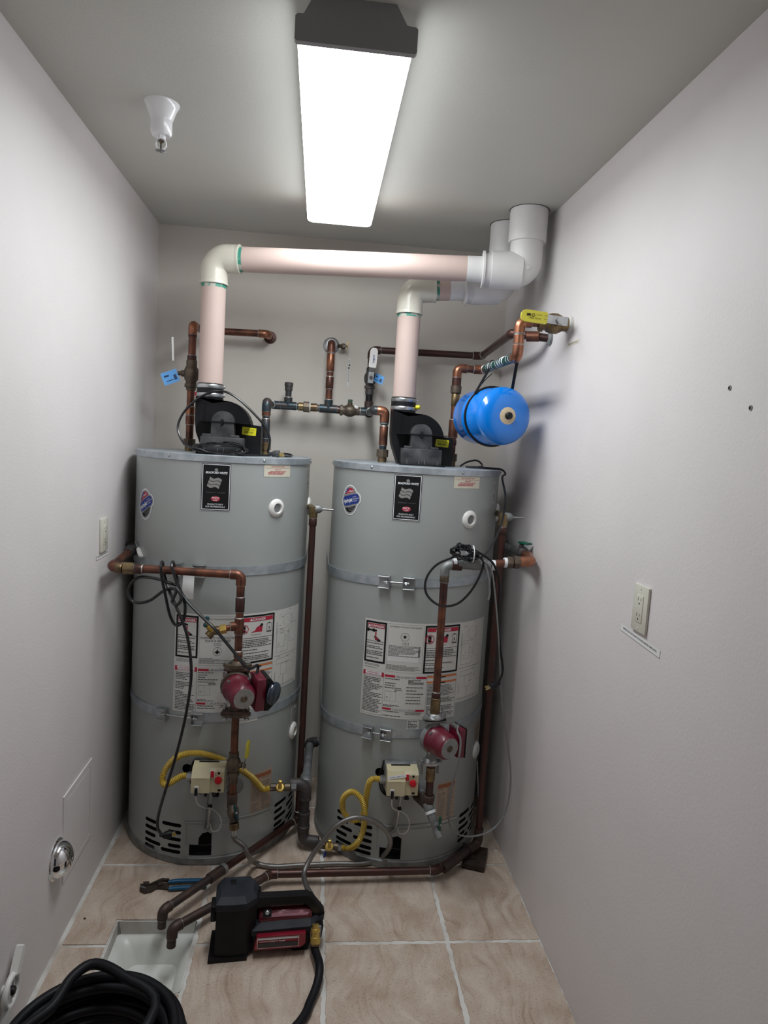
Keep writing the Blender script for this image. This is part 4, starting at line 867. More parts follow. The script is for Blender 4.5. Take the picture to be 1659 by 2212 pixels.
def paper_tag(root, c, ex, ey, w, h, curl=0.0, name='hang_tag', txt=True):
    ex, ey = V(ex).normalized(), V(ey).normalized(); nn = ex.cross(ey); c = V(c)
    f = lambda s, t, k: c+ex*s+ey*t+nn*(k+curl*(s*s)/(w*w)*4)
    S = Surf(f); m = MB(); S.rect(m, -w/2, w/2, -h/2, h/2, 0.0, w/8); o = obj(name, m, 'tag_blue', root, label='blue paper tag')
    if txt:
        m = MB(); S.rect(m, -w*0.36, -w*0.06, h*0.1, h*0.24, 0.0006, w/8); S.rect(m, -w*0.3, w*0.15, -h*0.26, -h*0.2, 0.0006, w/8); S.rect(m, w*0.2, w*0.38, -h*0.3, 0.1*h, 0.0006, w/8); obj('tag_print', m, 'tag_blue_dark', o, kind='stuff')
    return o
ZC = TH
# ---- A hot outlet -------------------------------------------------
b = px(411, 960, y=-0.305); x, y = b.x-0.004, -0.305; zt = 1.985
r0 = thing('copper_hot_pipe', 'copper pipe with white lever valve rising from the left heater to the back wall', 'pipe', (x, y, ZC))
tube_run(r0, [(x, y, ZC+0.045), (x, y, zt), (x, -0.075, zt+0.015), (0.478, -0.075, zt+0.020), (0.482, YB+0.02, zt+0.020)], 0.0145, 'copper', 'copper_bright')
coup(r0, (x, y, ZC+0.012), (0, 0, 1), 0.017, 0.024, 'brass', 'nipple'); hexn(r0, (x, y, ZC+0.034), (0, 0, 1), 0.0235, 0.026, 'bronze', 'union_nut', 8); coup(r0, (x, y, ZC+0.12), (0, 0, 1), 0.0168, 0.034, 'copper', ring=0.0145); coup(r0, (x, y, ZC+0.155), (0, 0, 1), 0.0172, 0.03, 'copper_bright', ring=0.0145)
zz = px(411, 808, y=y).z
bv, st = ball_valve(r0, (x, y, zz), (0, 0, 1), (-1, -0.15, 0), 0.0235, 0.105, 'bronze')
lever(bv, st, (-1, -0.15, 0), (-0.05, 0, 1), 0.125, 0.013, 0.0022, 'steel', 0.016, True, 'white_plastic')
paper_tag(bv, st+V((-0.026, -0.004, -0.018)), (1, 0, 0.42), (-0.42, 0, 1), 0.062, 0.048, 0.003)
coup(r0, (x, y, zz-0.045), (0, 0, 1), 0.0185, 0.035, 'bronze'); coup(r0, (x, y, zz+0.06), (0, 0, 1), 0.0175, 0.02, 'copper_dark', ring=0.0145); coup(r0, (x, y, zz+0.15), (0, 0, 1), 0.0165, 0.02, 'copper_dark')
obj('wall_sleeve', MB().lathe((0.482, YB, zt+0.020), (0, -1, 0), [(0.027, 0), (0.026, 0.006), (0.0145, 0.008)], 24), 'copper_dark', r0)
# ---- cold manifold across the back --------------------------------
b = px(572, 965, y=-0.305); xa, zm = b.x, 1.712; xb = 0.969; xj = 0.925
r1 = thing('cold_water_manifold', 'tarnished cold water manifold linking the tops of both heaters along the back wall', 'pipe', (xa, -0.305, ZC))
tube_run(r1, [(xa, -0.305, ZC+0.05), (xa, -0.305, zm), (xa+0.005, -0.085, zm), (xj, -0.085, zm-0.004), (xj, -0.33, zm-0.006), (xb, -0.33, zm-0.008), (xb, -0.33, ZC+0.05)], 0.0145, 'copper_blue', 'copper_blue', 0.0178)
for q, mt in ((xa, 'copper_blue'), (xb, 'copper')):
    yq = -0.305 if q == xa else -0.33
    coup(r1, (q, yq, ZC+0.012), (0, 0, 1), 0.018, 0.024, 'brass', 'nipple'); hexn(r1, (q, yq, ZC+0.036), (0, 0, 1), 0.0235, 0.03, 'bronze' if q == xb else 'brass', 'union_nut', 8); coup(r1, (q, yq, ZC+0.105), (0, 0, 1), 0.0168, 0.075, mt, ring=0.0145)
coup(r1, (xa, -0.305, ZC+0.165), (0, 0, 1), 0.0172, 0.02, 'copper', ring=0.0145); coup(r1, (xb, -0.33, ZC+0.165), (0, 0, 1), 0.0176, 0.03, 'galv_dull')
obj('elbow', MB().tube(fillet([(xj-0.003, -0.315, zm-0.006), (xj+0.02, -0.332, zm-0.007), (xb, -0.332, zm-0.008), (xb, -0.332, zm-0.05)], 0.02, 8), 0.0188, 18), 'copper_bright', r1)
xs = 0.577; tee(r1, (xs, -0.085, zm), (1, 0, 0), (0, 0, 1), 0.0178, 0.07, 'copper_blue', 0.035, 0.0145)
obj('stub', MB().rod((xs, -0.085, zm+0.03), (xs, -0.085, zm+0.07), 0.013, 16), 'copper_blue', r1); obj('stub_cap', MB().lathe((xs, -0.085, zm+0.062), (0, 0, 1), [(0.0155, 0), (0.016, 0.002), (0.016, 0.018), (0.018, 0.02), (0.018, 0.034), (0.015, 0.036)], 18), 'iron', r1)
hexn(r1, (0.655, -0.085, zm), (1, 0, 0), 0.0225, 0.026, 'bronze', 'union_nut', 8); coup(r1, (0.632, -0.085, zm), (1, 0, 0), 0.0175, 0.024, 'brass'); coup(r1, (0.685, -0.085, zm), (1, 0, 0), 0.0175, 0.03, 'brass', ring=0.0145)
obj('thread_tape', MB().lathe((0.670, -0.085, zm), (1, 0, 0), [(0.0225, -0.0025), (0.024, 0), (0.0225, 0.0025)], 18), 'paper', r1)
xt = 0.748; tee(r1, (xt, -0.085, zm-0.002), (1, 0, 0), (0, 0, 1), 0.0180, 0.075, 'copper_blue', 0.038, 0.0145)
bv, st = ball_valve(r1, (0.840, -0.085, zm-0.004), (1, 0, 0), (0, 0, 1), 0.0215, 0.085, 'bronze')
obj('tee_handle', MB().box(st+V((0, 0, -0.004)), (0.020, 0.012, 0.012), None, 0.003), 'green_handle', bv); obj('valve_tape', MB().box((0.866, -0.098, zm+0.012), (0.018, 0.004, 0.012), Matrix.Rotation(0.4, 3, 'Y'), 0.001), 'paper_white', bv)
coup(r1, (0.790, -0.085, zm-0.003), (1, 0, 0), 0.0172, 0.024, 'copper_dark', ring=0.0145); coup(r1, (0.893, -0.085, zm-0.004), (1, 0, 0), 0.0176, 0.03, 'galv_dull', ring=0.0145)
tube_run(r1, [(xt, -0.085, zm+0.03), (xt, -0.085, 1.985), (xt, YB+0.01, 1.99)], 0.0145, 'copper', 'copper', 0.0172)
for z_ in (1.82, 1.905): coup(r1, (xt, -0.085, z_), (0, 0, 1), 0.0168, 0.05 if z_ < 1.9 else 0.075, 'copper_bright' if z_ > 1.9 else 'copper', ring=0.0145)
obj('wall_escutcheon', MB().lathe((xt, YB, 1.99), (0, -1, 0), [(0.036, 0), (0.035, 0.004), (0.028, 0.009), (0.018, 0.010)], 32), 'steel', r1)
g = thing('test_cock', 'small brass test valve on the back wall beside the copper riser elbow', 'valve', (0.80, YB, 1.985))
obj('body', MB().lathe((0.80, YB, 1.985), (0, -1, 0), [(0.009, 0), (0.009, 0.03), (0.012, 0.032), (0.012, 0.05), (0.007, 0.055)], 12), 'bronze', g); obj('spout', MB().rod((0.80, -0.02, 1.985), (0.778, -0.03, 1.983), 0.008, 12), 'bronze', g); obj('stem', MB().rod((0.80, -0.02, 1.985), (0.815, -0.026, 1.986), 0.006, 10), 'steel', g)
obj('wing_handle', MB().box((0.818, -0.028, 1.988), (0.004, 0.010, 0.036), Matrix.Rotation(0.12, 3, 'Y'), 0.0015), 'brass_bright', g)
# wall supply joining the manifold
zw = 1.968
r2 = thing('copper_supply_pipe', 'dark copper pipe along the back wall to the right wall with a white lever valve', 'pipe', (0.92, -0.05, 1.73))
tube_run(r2, [(0.922, -0.055, zm+0.014), (0.922, -0.055, zw+0.006), (1.406, -0.045, zw+0.016), (1.392, -0.565, 2.003), (W+0.01, -0.625, 1.985)], 0.0145, 'copper_dark', 'copper_dark', 0.0172)
obj('lower_elbow', MB().tube(fillet([(0.922, -0.055, zm+0.04), (0.922, -0.055, zm-0.008), (0.922, -0.10, zm-0.010)], 0.022, 8), 0.019, 16), 'copper_black', r2)
bv, st = ball_valve(r2, (0.922, -0.055, 1.853), (0, 0, 1), (0, -1, 0), 0.0215, 0.09, 'iron')
lever(bv, st+V((0, 0.004, 0)), (0, -1, 0), (0.06, 0, 1), 0.115, 0.026, 0.0025, 'steel', 0.006, True, 'white_plastic')
S = plane_surf(st+V((0.006, -0.0115, 0.078)), (0.03, 0, 1), (-1, 0, 0.03)); m = MB(); S.text(m, 'Legend', 0, 0.001, 0.010, 0.0004, width=0.03, weight=0.02); obj('lettering', m, 'print_blue', bv)
paper_tag(bv, st+V((0.030, 0.008, -0.002)), (1, 0.5, -0.35), (0.3, 0, 1), 0.045, 0.036, 0.012)
coup(r2, (0.922, -0.055, 1.80), (0, 0, 1), 0.018, 0.035, 'iron'); coup(r2, (0.922, -0.055, 1.745), (0, 0, 1), 0.0178, 0.02, 'copper_dark'); obj('black_sleeve', MB().rod((0.922, -0.055, 1.752), (0.922, -0.055, 1.79), 0.0155, 16), 'rubber', r2)
obj('wall_sleeve', MB().lathe((W, -0.625, 1.985), (-1, 0, 0), [(0.024, 0), (0.023, 0.008), (0.016, 0.012)], 20), 'galv_dull', r2)
coup(r2, (1.46, -0.60, 1.992), (1, -0.45, 0), 0.0185, 0.045, 'copper')
# ---- B hot outlet to the right wall --------------------------------
x, y = 1.247, -0.33; zn = 1.892
r3 = thing('copper_outlet_pipe', 'bright copper pipe from the right heater to the yellow lever valve on the right wall', 'pipe', (x, y, ZC))
tube_run(r3, [(x, y, ZC+0.05), (x, y, zn), (1.350, y, zn), (1.352, -0.80, zn-0.003), (1.352, -0.80, 2.003), (W+0.01, -0.815, 2.003)], 0.0145, 'copper', 'copper_bright', 0.0182)
coup(r3, (x, y, ZC+0.012), (0, 0, 1), 0.018, 0.024, 'brass', 'nipple'); hexn(r3, (x, y, ZC+0.036), (0, 0, 1), 0.0235, 0.03, 'bronze', 'union_nut', 8); coup(r3, (x, y, ZC+0.15), (0, 0, 1), 0.019, 0.07, 'copper', ring=0.0145); coup(r3, (x, y, ZC+0.095), (0, 0, 1), 0.0168, 0.02, 'copper_dark')
coup(r3, (x, y, ZC+0.305), (0, 0, 1), 0.0215, 0.03, 'bronze'); coup(r3, (x, y, ZC+0.335), (0, 0, 1), 0.0185, 0.035, 'copper_dark', ring=0.0145); coup(r3, (x, y, ZC+0.265), (0, 0, 1), 0.0165, 0.05, 'brass')
m = MB(); m.rod((1.3505, y-0.06, zn), (1.352, -0.755, zn-0.002), 0.0155, 20); dn = obj('printed_sleeve', m, 'sleeve_teal', r3)
for k in range(13):
    t = k/12; p = V((1.3505, y-0.075-0.34*t, zn)); d = V((0.15*random.uniform(-1, 1), -1, 0.25*random.uniform(-1, 1)))
    obj('white_stripe', MB().lathe(p, d, [(0.0162, -0.0045), (0.0164, 0), (0.0162, 0.0045)], 18, caps=False), 'print_white' if k % 5 else 'green_handle', dn)
coup(r3, (1.352, -0.80, 1.945), (0, 0, 1), 0.0172, 0.03, 'copper_bright', ring=0.0145)
bv, st = ball_valve(r3, (1.462, -0.81, 2.003), (1, -0.1, 0), (0, -1, 0), 0.027, 0.10, 'brass')
hexn(bv, st+V((0, -0.003, 0)), (0, 1, 0), 0.013, 0.010, 'steel', 'handle_nut'); l = lever(bv, st+V((0, 0.002, 0)), (0, -1, 0), (-1, 0, 0.06), 0.120, 0.030, 0.003, 'steel', 0.004, True, 'yellow_paint')
S = plane_surf(st+V((-0.078, -0.0085, 0.005)), V((1, 0, -0.06)), V((0.06, 0, 1))); m = MB()
S.poly(m, [(-0.034, 0.008), (-0.030, 0.006), (-0.026, 0.008), (-0.022, 0.006), (-0.022, -0.001), (-0.027, 0.001), (-0.034, -0.002)], 0.0009, 0)
rg = ell(-0.013, 0.003, 0.0055, 0.0055, 20); ri = ell(-0.013, 0.003, 0.0038, 0.0038, 20)
for q in range(20): S.poly(m, [rg[q], rg[(q+1) % 20], ri[(q+1) % 20], ri[q]], 0.0009, 0)
S.text(m, 'LF', -0.013, 0.003, 0.004, 0.0009); S.text(m, 'BALL VALVE', -0.006, -0.006, 0.006, 0.0009, width=0.036, weight=0.01); S.text(m, '1 1/4 600WOG', 0.006, 0.006, 0.005, 0.0009, width=0.02); S.text(m, 'OFF', 0.028, 0.006, 0.005, 0.0009); S.text(m, 'ON', 0.027, -0.005, 0.005, 0.0009)
obj('lettering', m, 'print_black', bv)
obj('wall_sleeve', MB().lathe((W, -0.815, 2.003), (-1, 0, 0), [(0.030, 0), (0.029, 0.01), (0.02, 0.014)], 24), 'paper', r3)
# ---- blue expansion tank, slung from the sleeve ---------------------
ax = V((0.17, -0.98, 0.0)).normalized(); c0 = px(1062, 900, y=-0.565); c0 = V((c0.x-0.003, -0.553, c0.z)); Rt = 0.102
et = thing('expansion_tank', 'glossy blue expansion tank slung under the copper pipe by black ties', 'tank', c0-V((0, 0, Rt)))
hl = 0.150; dome = [(max(Rt*max(math.cos(a), 0)**0.62, 0.0002), hl-0.045+0.045*math.sin(a)**0.9) for a in [math.radians(k) for k in range(0, 91, 10)]]
prof = [(r_, -h_) for r_, h_ in reversed(dome)]+[(Rt, -0.03), (Rt+0.0012, -0.028), (Rt+0.0012, -0.022), (Rt, -0.02), (Rt, -0.060+0.075), (Rt+0.0012, 0.017), (Rt+0.0012, 0.023), (Rt, 0.025)]+dome
obj('shell', MB().lathe(c0, ax, prof, 48), 'blue_tank', et, label='glossy blue steel shell')
obj('face_ring', MB().lathe(c0+ax*(hl-0.0035), ax, [(0.037, -0.006), (0.037, 0.0), (0.02, 0.0072), (0.0002, 0.0075)], 36), 'tan_ring', et, label='round tan sticker'); obj('air_valve_cap', MB().lathe(c0+ax*(hl+0.002), ax, [(0.0125, 0), (0.0125, 0.012), (0.010, 0.016), (0.008, 0.015), (0.0002, 0.015)], 24), 'rubber', et)
x_, y_, _ = frame(ax)
tie = thing('tie_strap', 'black plastic tie strap looped under the blue tank and over the copper pipe', 'strap', c0+ax*0.0)
def loopband(cc, rr): return [cc+(V((0, 0, 1))*math.sin(a)+ax.cross(V((0, 0, 1)))*math.cos(a))*rr for a in [2*math.pi*k/40 for k in range(40)]]
s0 = c0+ax*0.020
obj('belt', MB().tube(loopband(s0, Rt+0.0035), 0.0055, 8, closed=True, flat=0.35), 'rubber', tie)
pL = px(1017, 868, y=s0.y-0.07); pP = V((1.335, s0.y+0.10, zn+0.002)); obj('hanger', MB().tube(spline([V((c0.x-0.070, s0.y-0.02, c0.z+0.080)), V((c0.x-0.038, s0.y+0.03, c0.z+0.125)), V((1.336, s0.y+0.085, zn-0.012)), V((1.345, s0.y+0.09, zn+0.018)), V((1.367, s0.y+0.09, zn+0.012))], 8), 0.0055, 8, flat=0.35), 'rubber', tie)
obj('tie_tail', MB().tube(spline([V((c0.x-0.050, s0.y-0.002, c0.z+0.108)), V((c0.x-0.030, s0.y-0.01, c0.z+0.135)), V((c0.x-0.012, s0.y-0.01, c0.z+0.152))], 6), 0.0045, 8, flat=0.3), 'rubber', tie)
obj('rear_hanger', MB().tube([V((1.366, -0.755, zn-0.008)), V((c0.x+0.045, -0.66, c0.z+0.093))], 0.0055, 8, flat=0.4), 'rubber', tie)

# ---- PVC vents -----------------------------------------------------
def pvc(name, label, c, zt, end, r, sleeve):
    t = thing(name, label, 'vent pipe', c); x, y = c.x, c.y
    ex, ey, ez = end; A = V((x, y, zt)); E = V((ex, ey, ez)); d = (E-A).normalized()
    obj('riser', MB().rod(c+V((0, 0, 0.03)), (x, y, zt-0.06), r, 36), 'pvc_pink', t, label='pink painted riser')
    path = fillet([A-V((0, 0, 0.095)), A, A+d*0.095], 0.062, 12); e = obj('elbow', MB().tube(path, r+0.006, 36), 'pvc_cream', t, label='cream plastic elbow')
    for p, q in ((A-V((0, 0, 0.0955)), V((0, 0, 1))), (A+d*0.0955, -d)):
        obj('hub_rim', MB().lathe(p, q, [(r, 0), (r+0.0075, 0.0005), (r+0.0075, 0.006), (r+0.006, 0.012)], 36, caps=False), 'pvc_cream', e); obj('primer_smear', MB().lathe(p-q*0.012, q, [(r+0.0004, 0), (r+0.0007, 0.012)], 36, caps=False), 'primer_green', e)
    q = E-d*0.10; obj('cross_pipe', MB().rod(A+d*0.07, q+d*0.02, r, 36), 'pvc_pink', t, label='pink painted cross pipe')
    Rw = sleeve
    k = obj('reducer', MB().lathe(q-d*0.10, d, [(r+0.0005, -0.01), (r+0.001, 0.045), (r+0.02, 0.046), (r+0.02, 0.053), (r+0.012, 0.054), (r+0.013, 0.075), (Rw, 0.076), (Rw, 0.185), (Rw-0.006, 0.187)], 40), 'pvc_white', t, label='white plastic reducer coupling')
    path = fillet([q+d*0.03, E, E+V((0, 0, 0.13))], 0.075, 14); obj('ceiling_elbow', MB().tube(path, Rw-0.007, 40), 'pvc_white', t, label='white plastic elbow')
    obj('boss', MB().lathe(E+V((-0.005, -Rw+0.012, 0.0)), (0, -1, 0), [(0.009, 0), (0.009, 0.004), (0.007, 0.006)], 16), 'pvc_white', t)
    obj('ceiling_sleeve', MB().lathe((ex, ey, ez+0.098), (0, 0, 1), [(Rw-0.007, -0.001), (Rw+0.001, 0.0), (Rw+0.002, 0.005), (Rw+0.002, H-ez-0.098+0.02)], 44), 'pvc_white', t, label='white plastic sleeve into the ceiling')
    obj('ceiling_gap', MB().lathe((ex, ey, H-0.0006), (0, 0, -1), [(Rw, 0), (Rw+0.0055, 0.0), (Rw+0.0052, 0.0008), (Rw, 0.0008)], 44, caps=False), 'print_grey', t)
za = px(465, 558, y=-0.40).z
pvc('vent_pipe', 'long pink vent pipe crossing under the ceiling from the left blower', V((CPA.x, CPA.y, CPA.z)), za, (1.425, -0.55, 2.228), 0.0445, 0.0655)
zb = px(873, 618, y=-0.36).z
pvc('vent_pipe', 'shorter pink vent pipe rising from the right blower behind the long one', V((CPB.x, CPB.y, CPB.z)), zb-0.01, (1.395, -0.372, 2.205), 0.0445, 0.062)

# ---- recirculation line A ------------------------------------------
xv, yv = 0.476, -0.715; zh = px(380, 1232, y=yv).z
ra = thing('copper_return_pipe', 'copper return pipe crossing in front of the left heater and dropping to its drain', 'pipe', (xv, yv, 0.25))
zl = px(240, 1224, y=-0.70).z
tube_run(ra, [(0.043, -0.455, 1.128), (0.043, -0.70, zl), (xv, yv, px(515, 1242, y=yv).z), (xv, yv, 0.985)], 0.0138, 'copper', 'copper', 0.0168)
p0 = px(278, 1228, y=-0.71); hexn(ra, p0, (1, 0, 0), 0.0205, 0.034, 'brass', 'union_nut', 8); coup(ra, p0+V((-0.032, 0, 0)), (1, 0, 0), 0.0165, 0.022, 'brass'); coup(ra, p0+V((0.032, 0, 0)), (1, 0, 0), 0.0165, 0.025, 'copper_dark', ring=0.0138)
bv, st = ball_valve(ra, (0.043, -0.47, 1.126), (0, -1, 0), (0.75, -0.25, 0.6), 0.0185, 0.07, 'iron'); lever(bv, st, (0.75, -0.25, 0.6), (0.35, -0.7, -0.6), 0.05, 0.020, 0.0025, 'steel', 0.003, True, 'white_plastic')
tube_run(ra, [(0.043, -0.45, 1.128), (0.043, -0.38, 1.13), (-0.02, -0.36, 1.13)], 0.0145, 'iron', 'iron', ring=False)
zf1 = px(518, 1437, y=yv).z; zf2 = px(515, 1543, y=yv).z
zt1 = px(521, 1352, y=yv).z
tube_run(ra, [(xv, yv, 1.0), (xv, yv, zf1)], 0.0132, 'copper'); tee(ra, (xv, yv, zt1), (0, 0, 1), (-1, -0.1, -0.1), 0.0162, 0.055, 'copper', 0.028, 0.0135)
for z_, L in ((zt1+0.075, 0.05), (zf1+0.04, 0.02)): coup(ra, (xv, yv, z_), (0, 0, 1), 0.0158, L, 'copper_dark' if z_ > zt1 else 'copper_bright', ring=0.0132)
tube_run(ra, [(xv, yv, zf2), (xv, yv, px(506, 1722, y=yv).z)], 0.0132, 'copper')
zb_ = px(510, 1650, y=yv).z; bv, st = ball_valve(ra, (xv, yv, zb_), (0, 0, 1), (1, -0.35, 0), 0.020, 0.085, 'bronze'); lever(bv, st+V((-0.004, 0, 0)), (1, -0.35, 0), (0.08, 0, 1), 0.085, 0.014, 0.0025, 'steel', 0.006, True, 'yellow_paint')
coup(ra, (xv, yv, zb_-0.055), (0, 0, 1), 0.0165, 0.03, 'bronze')
# hose bib on the tee
hb = V((xv, yv, zt1)); d_ = V((-1, -0.12, -0.22)).normalized()
obj('bib_nipple', MB().rod(hb+d_*0.02, hb+d_*0.062, 0.0105, 14), 'copper_bright', ra); hexn(ra, hb+d_*0.055, d_, 0.0165, 0.022, 'brass_bright', 'bib_hex')
bib = obj('bib_body', MB().lathe(hb+d_*0.045, d_, [(0.011, 0), (0.012, 0.02), (0.0155, 0.03), (0.012, 0.048), (0.0105, 0.055)], 18), 'brass', ra)
sp_ = hb+d_*0.088; dd = V((-0.75, -0.3, -0.75)).normalized(); obj('bib_spout', MB().lathe(sp_, dd, [(0.010, -0.01), (0.011, 0.008), (0.0145, 0.010), (0.0145, 0.024), (0.0115, 0.025), (0.010, 0.014)], 18), 'brass', bib)
du = V((-0.55, -0.25, 0.85)).normalized(); obj('bib_bonnet', MB().lathe(sp_, du, [(0.012, 0), (0.012, 0.012), (0.0135, 0.014), (0.0135, 0.026), (0.006, 0.028), (0.0045, 0.042)], 14), 'brass_bright', bib)
hc = sp_+du*0.043; m = MB()
for k in range(2):
    dv = V((0.25, 0, 0.97))*(1 if k else -1); m.sphere(hc+dv*0.012, 0.0075, 12, (1, 0.7, 1.15))
m.sphere(hc, 0.005, 10); obj('bib_wheel', m, 'teal_handle', bib)
# ---- circulator pumps ------------------------------------------------
def flange(t, c, r, m, L=0.095, W_=0.05, dirx=V((1, 0, 0)), th=0.011):
    dx = V(dirx).normalized(); dy = V((-dx.y, dx.x, 0)); P = []
    for k in range(32):
        a = 2*math.pi*k/32; ca, sa = math.cos(a), math.sin(a); x = (abs(ca)**0.9)*(1 if ca > 0 else -1)*L/2; y = sa*W_/2*(1-0.35*abs(ca)**2); P.append(V(c)+dx*x+dy*y)
    f = obj('flange', MB().prism(P, (0, 0, 1), th), m, t, ang=30)
    obj('flange_neck', MB().lathe(V(c)+V((0, 0, th)), (0, 0, 1), [(0.026, 0), (0.022, 0.008), (0.0185, 0.012)], 20), m, f)
    return f, [V(c)+dx*s*(L/2-0.014) for s in (1, -1)]
ca_ = V((xv, yv, 0)); pump_a = thing('circulator_pump', 'red circulator pump with round blue timer dial on the left heater return pipe', 'pump', (xv, yv, zf2))
f, bs = flange(pump_a, (xv, yv, zf1-0.005), 0.02, 'bronze', 0.098, 0.056)
for p in bs: obj('flange_bolt', MB().lathe(p+V((0, 0, -0.035)), (0, 0, 1), [(0.005, 0), (0.005, 0.014), (0.0085, 0.015), (0.0085, 0.022), (0.0045, 0.023), (0.0045, 0.044), (0.0095, 0.045), (0.0095, 0.052)], 8), 'steel', f)
obj('flange_lower_half', MB().box((xv, yv, zf1-0.011), (0.09, 0.046, 0.012), None, 0.004), 'iron_brown', pump_a)
f, bs = flange(pump_a, (xv, yv, zf2-0.004), 0.02, 'bronze', 0.104, 0.056)
for p in bs: obj('flange_bolt', MB().lathe(p+V((0, 0, -0.016)), (0, 0, 1), [(0.009, 0), (0.009, 0.007), (0.0045, 0.008), (0.0045, 0.026), (0.0085, 0.027), (0.0085, 0.034), (0.0055, 0.035), (0.0055, 0.056)], 8), 'steel', f)
obj('flange_upper_half', MB().box((xv, yv, zf2+0.012), (0.092, 0.048, 0.012), None, 0.004), 'iron_brown', pump_a)
FY = -0.815; zc = px(527, 1510, y=FY).z; pc = px(527, 1510, y=FY)
obj('volute', MB().lathe((xv, yv-0.012, zc+0.012), (0, -1, 0), [(0.030, -0.022), (0.052, -0.012), (0.054, 0.01), (0.05, 0.02)], 30), 'iron_brown', pump_a)
obj('suction_neck', MB().rod((xv, yv, zf2+0.015), (xv, yv, zf1-0.012), 0.0205, 20), 'iron_brown', pump_a)
dm = (V((pc.x, FY, zc))-V((xv, yv-0.02, zc+0.010))).normalized(); m0 = V((xv, yv-0.02, zc+0.010))
def can(t, m0, dm, Lm, up=V((0, 0, 1))):
    o = obj('motor_can', MB().lathe(m0, dm, [(0.049, 0), (0.051, 0.004), (0.051, 0.018), (0.048, 0.022), (0.046, Lm*0.55), (0.044, Lm-0.012), (0.039, Lm-0.003), (0.036, Lm)], 40), 'pump_red', t, label='red motor housing')
    obj('nameplate', MB().lathe(m0+dm*(Lm-0.001), dm, [(0.036, 0), (0.0355, 0.002), (0.012, 0.002), (0.0115, 0.0005), (0.0002, 0.0005)], 40), 'nameplate', o, label='round silver nameplate')
    obj('centre_plug', MB().lathe(m0+dm*(Lm), dm, [(0.0112, 0), (0.0112, 0.002), (0.010, 0.0035), (0.0002, 0.0035)], 24), 'bronze', o)
    sx = up.cross(dm).normalized(); uz = dm.cross(sx)
    for a in (45, 135, 225, 315):
        p = m0+dm*0.018+(sx*math.cos(math.radians(a))+uz*math.sin(math.radians(a)))*0.049; obj('motor_bolt', MB().lathe(p, dm, [(0.0055, 0), (0.0055, 0.007), (0.003, 0.008)], 8), 'steel', o)
    return o, sx, uz
Lm = (V((pc.x, FY, zc))-m0).length; mc, sx, uz = can(pump_a, m0, dm, Lm)
rot = Matrix((sx, -dm, uz)).transposed(); bc = m0+sx*0.064+dm*Lm*0.46-uz*0.004
obj('terminal_box', MB().box(bc, (0.034, Lm*0.80, 0.118), rot, 0.004), 'pump_red', pump_a, label='red terminal box')
P = [(-0.0, -0.059), (0.014, -0.059), (0.036, -0.035), (0.042, 0.0), (0.036, 0.030), (0.012, 0.059), (0.0, 0.059)]
tb = obj('timer_box', MB().prism([bc+sx*(0.017+a)+uz*b-dm*Lm*0.40 for a, b in P], dm, Lm*0.8), 'black_plastic', pump_a, ang=20, clean=True)
dn_ = (sx*0.66+dm*0.75).normalized(); dc = bc+sx*0.046+dm*0.030
obj('timer_dial', MB().lathe(dc, dn_, [(0.038, -0.006), (0.040, -0.004), (0.040, 0.003), (0.037, 0.008), (0.030, 0.012), (0.0002, 0.0135)], 36), 'clear_blue', tb, label='round clear timer dial cover')
# ---- pump A tail: tee, boiler drain ----------------------------------
zt2 = px(504, 1722, y=yv).z; tl = V((xv, yv, zt2))
tee(ra, tl+V((0, 0, -0.012)), (0, 0, 1), (-0.15, 1, 0), 0.0175, 0.05, 'iron_brown', 0.05)
obj('tank_nipple', MB().lathe(S3(TA, 20.5, zt2-0.012, -0.004), V((-0.15, 1, 0))*-1, [(0.033, 0), (0.034, 0.004), (0.026, 0.009), (0.016, 0.011), (0.016, 0.03)], 26), 'galv_dull', ra)
dv = thing('drain_valve', 'brass drain valve with a dark tee handle at the foot of the left heater', 'valve', tl)
d_ = V((0.22, -0.55, -0.8)).normalized(); q0 = tl+V((0, 0, -0.025)); obj('body', MB().lathe(q0, d_, [(0.016, -0.01), (0.017, 0.012), (0.0205, 0.018), (0.0205, 0.034), (0.016, 0.042), (0.013, 0.062)], 18), 'bronze', dv)
du = V((0.35, -0.8, 0.45)).normalized(); hk = q0+d_*0.03; obj('bonnet', MB().lathe(hk, du, [(0.012, 0), (0.012, 0.018), (0.006, 0.02), (0.005, 0.034)], 14), 'bronze', dv)
hk = hk+du*0.036; hd = V((-0.18, -0.25, 0.95)).normalized(); obj('tee_handle', MB().tube([hk-hd*0.036, hk-hd*0.022, hk, hk+hd*0.022, hk+hd*0.036], [0.003, 0.0058, 0.0046, 0.0058, 0.003], 10), 'teal_handle', dv); obj('handle_screw', MB().sphere(hk+du*0.005, 0.0045, 10), 'steel', dv)
HOSE0 = q0+d_*0.062; hexn(dv, HOSE0+V((0, 0, -0.012)), V((0.1, -0.1, -1)), 0.017, 0.022, 'brass', 'hose_nut', 10); HOSE0 = HOSE0+V((0, 0, -0.022))

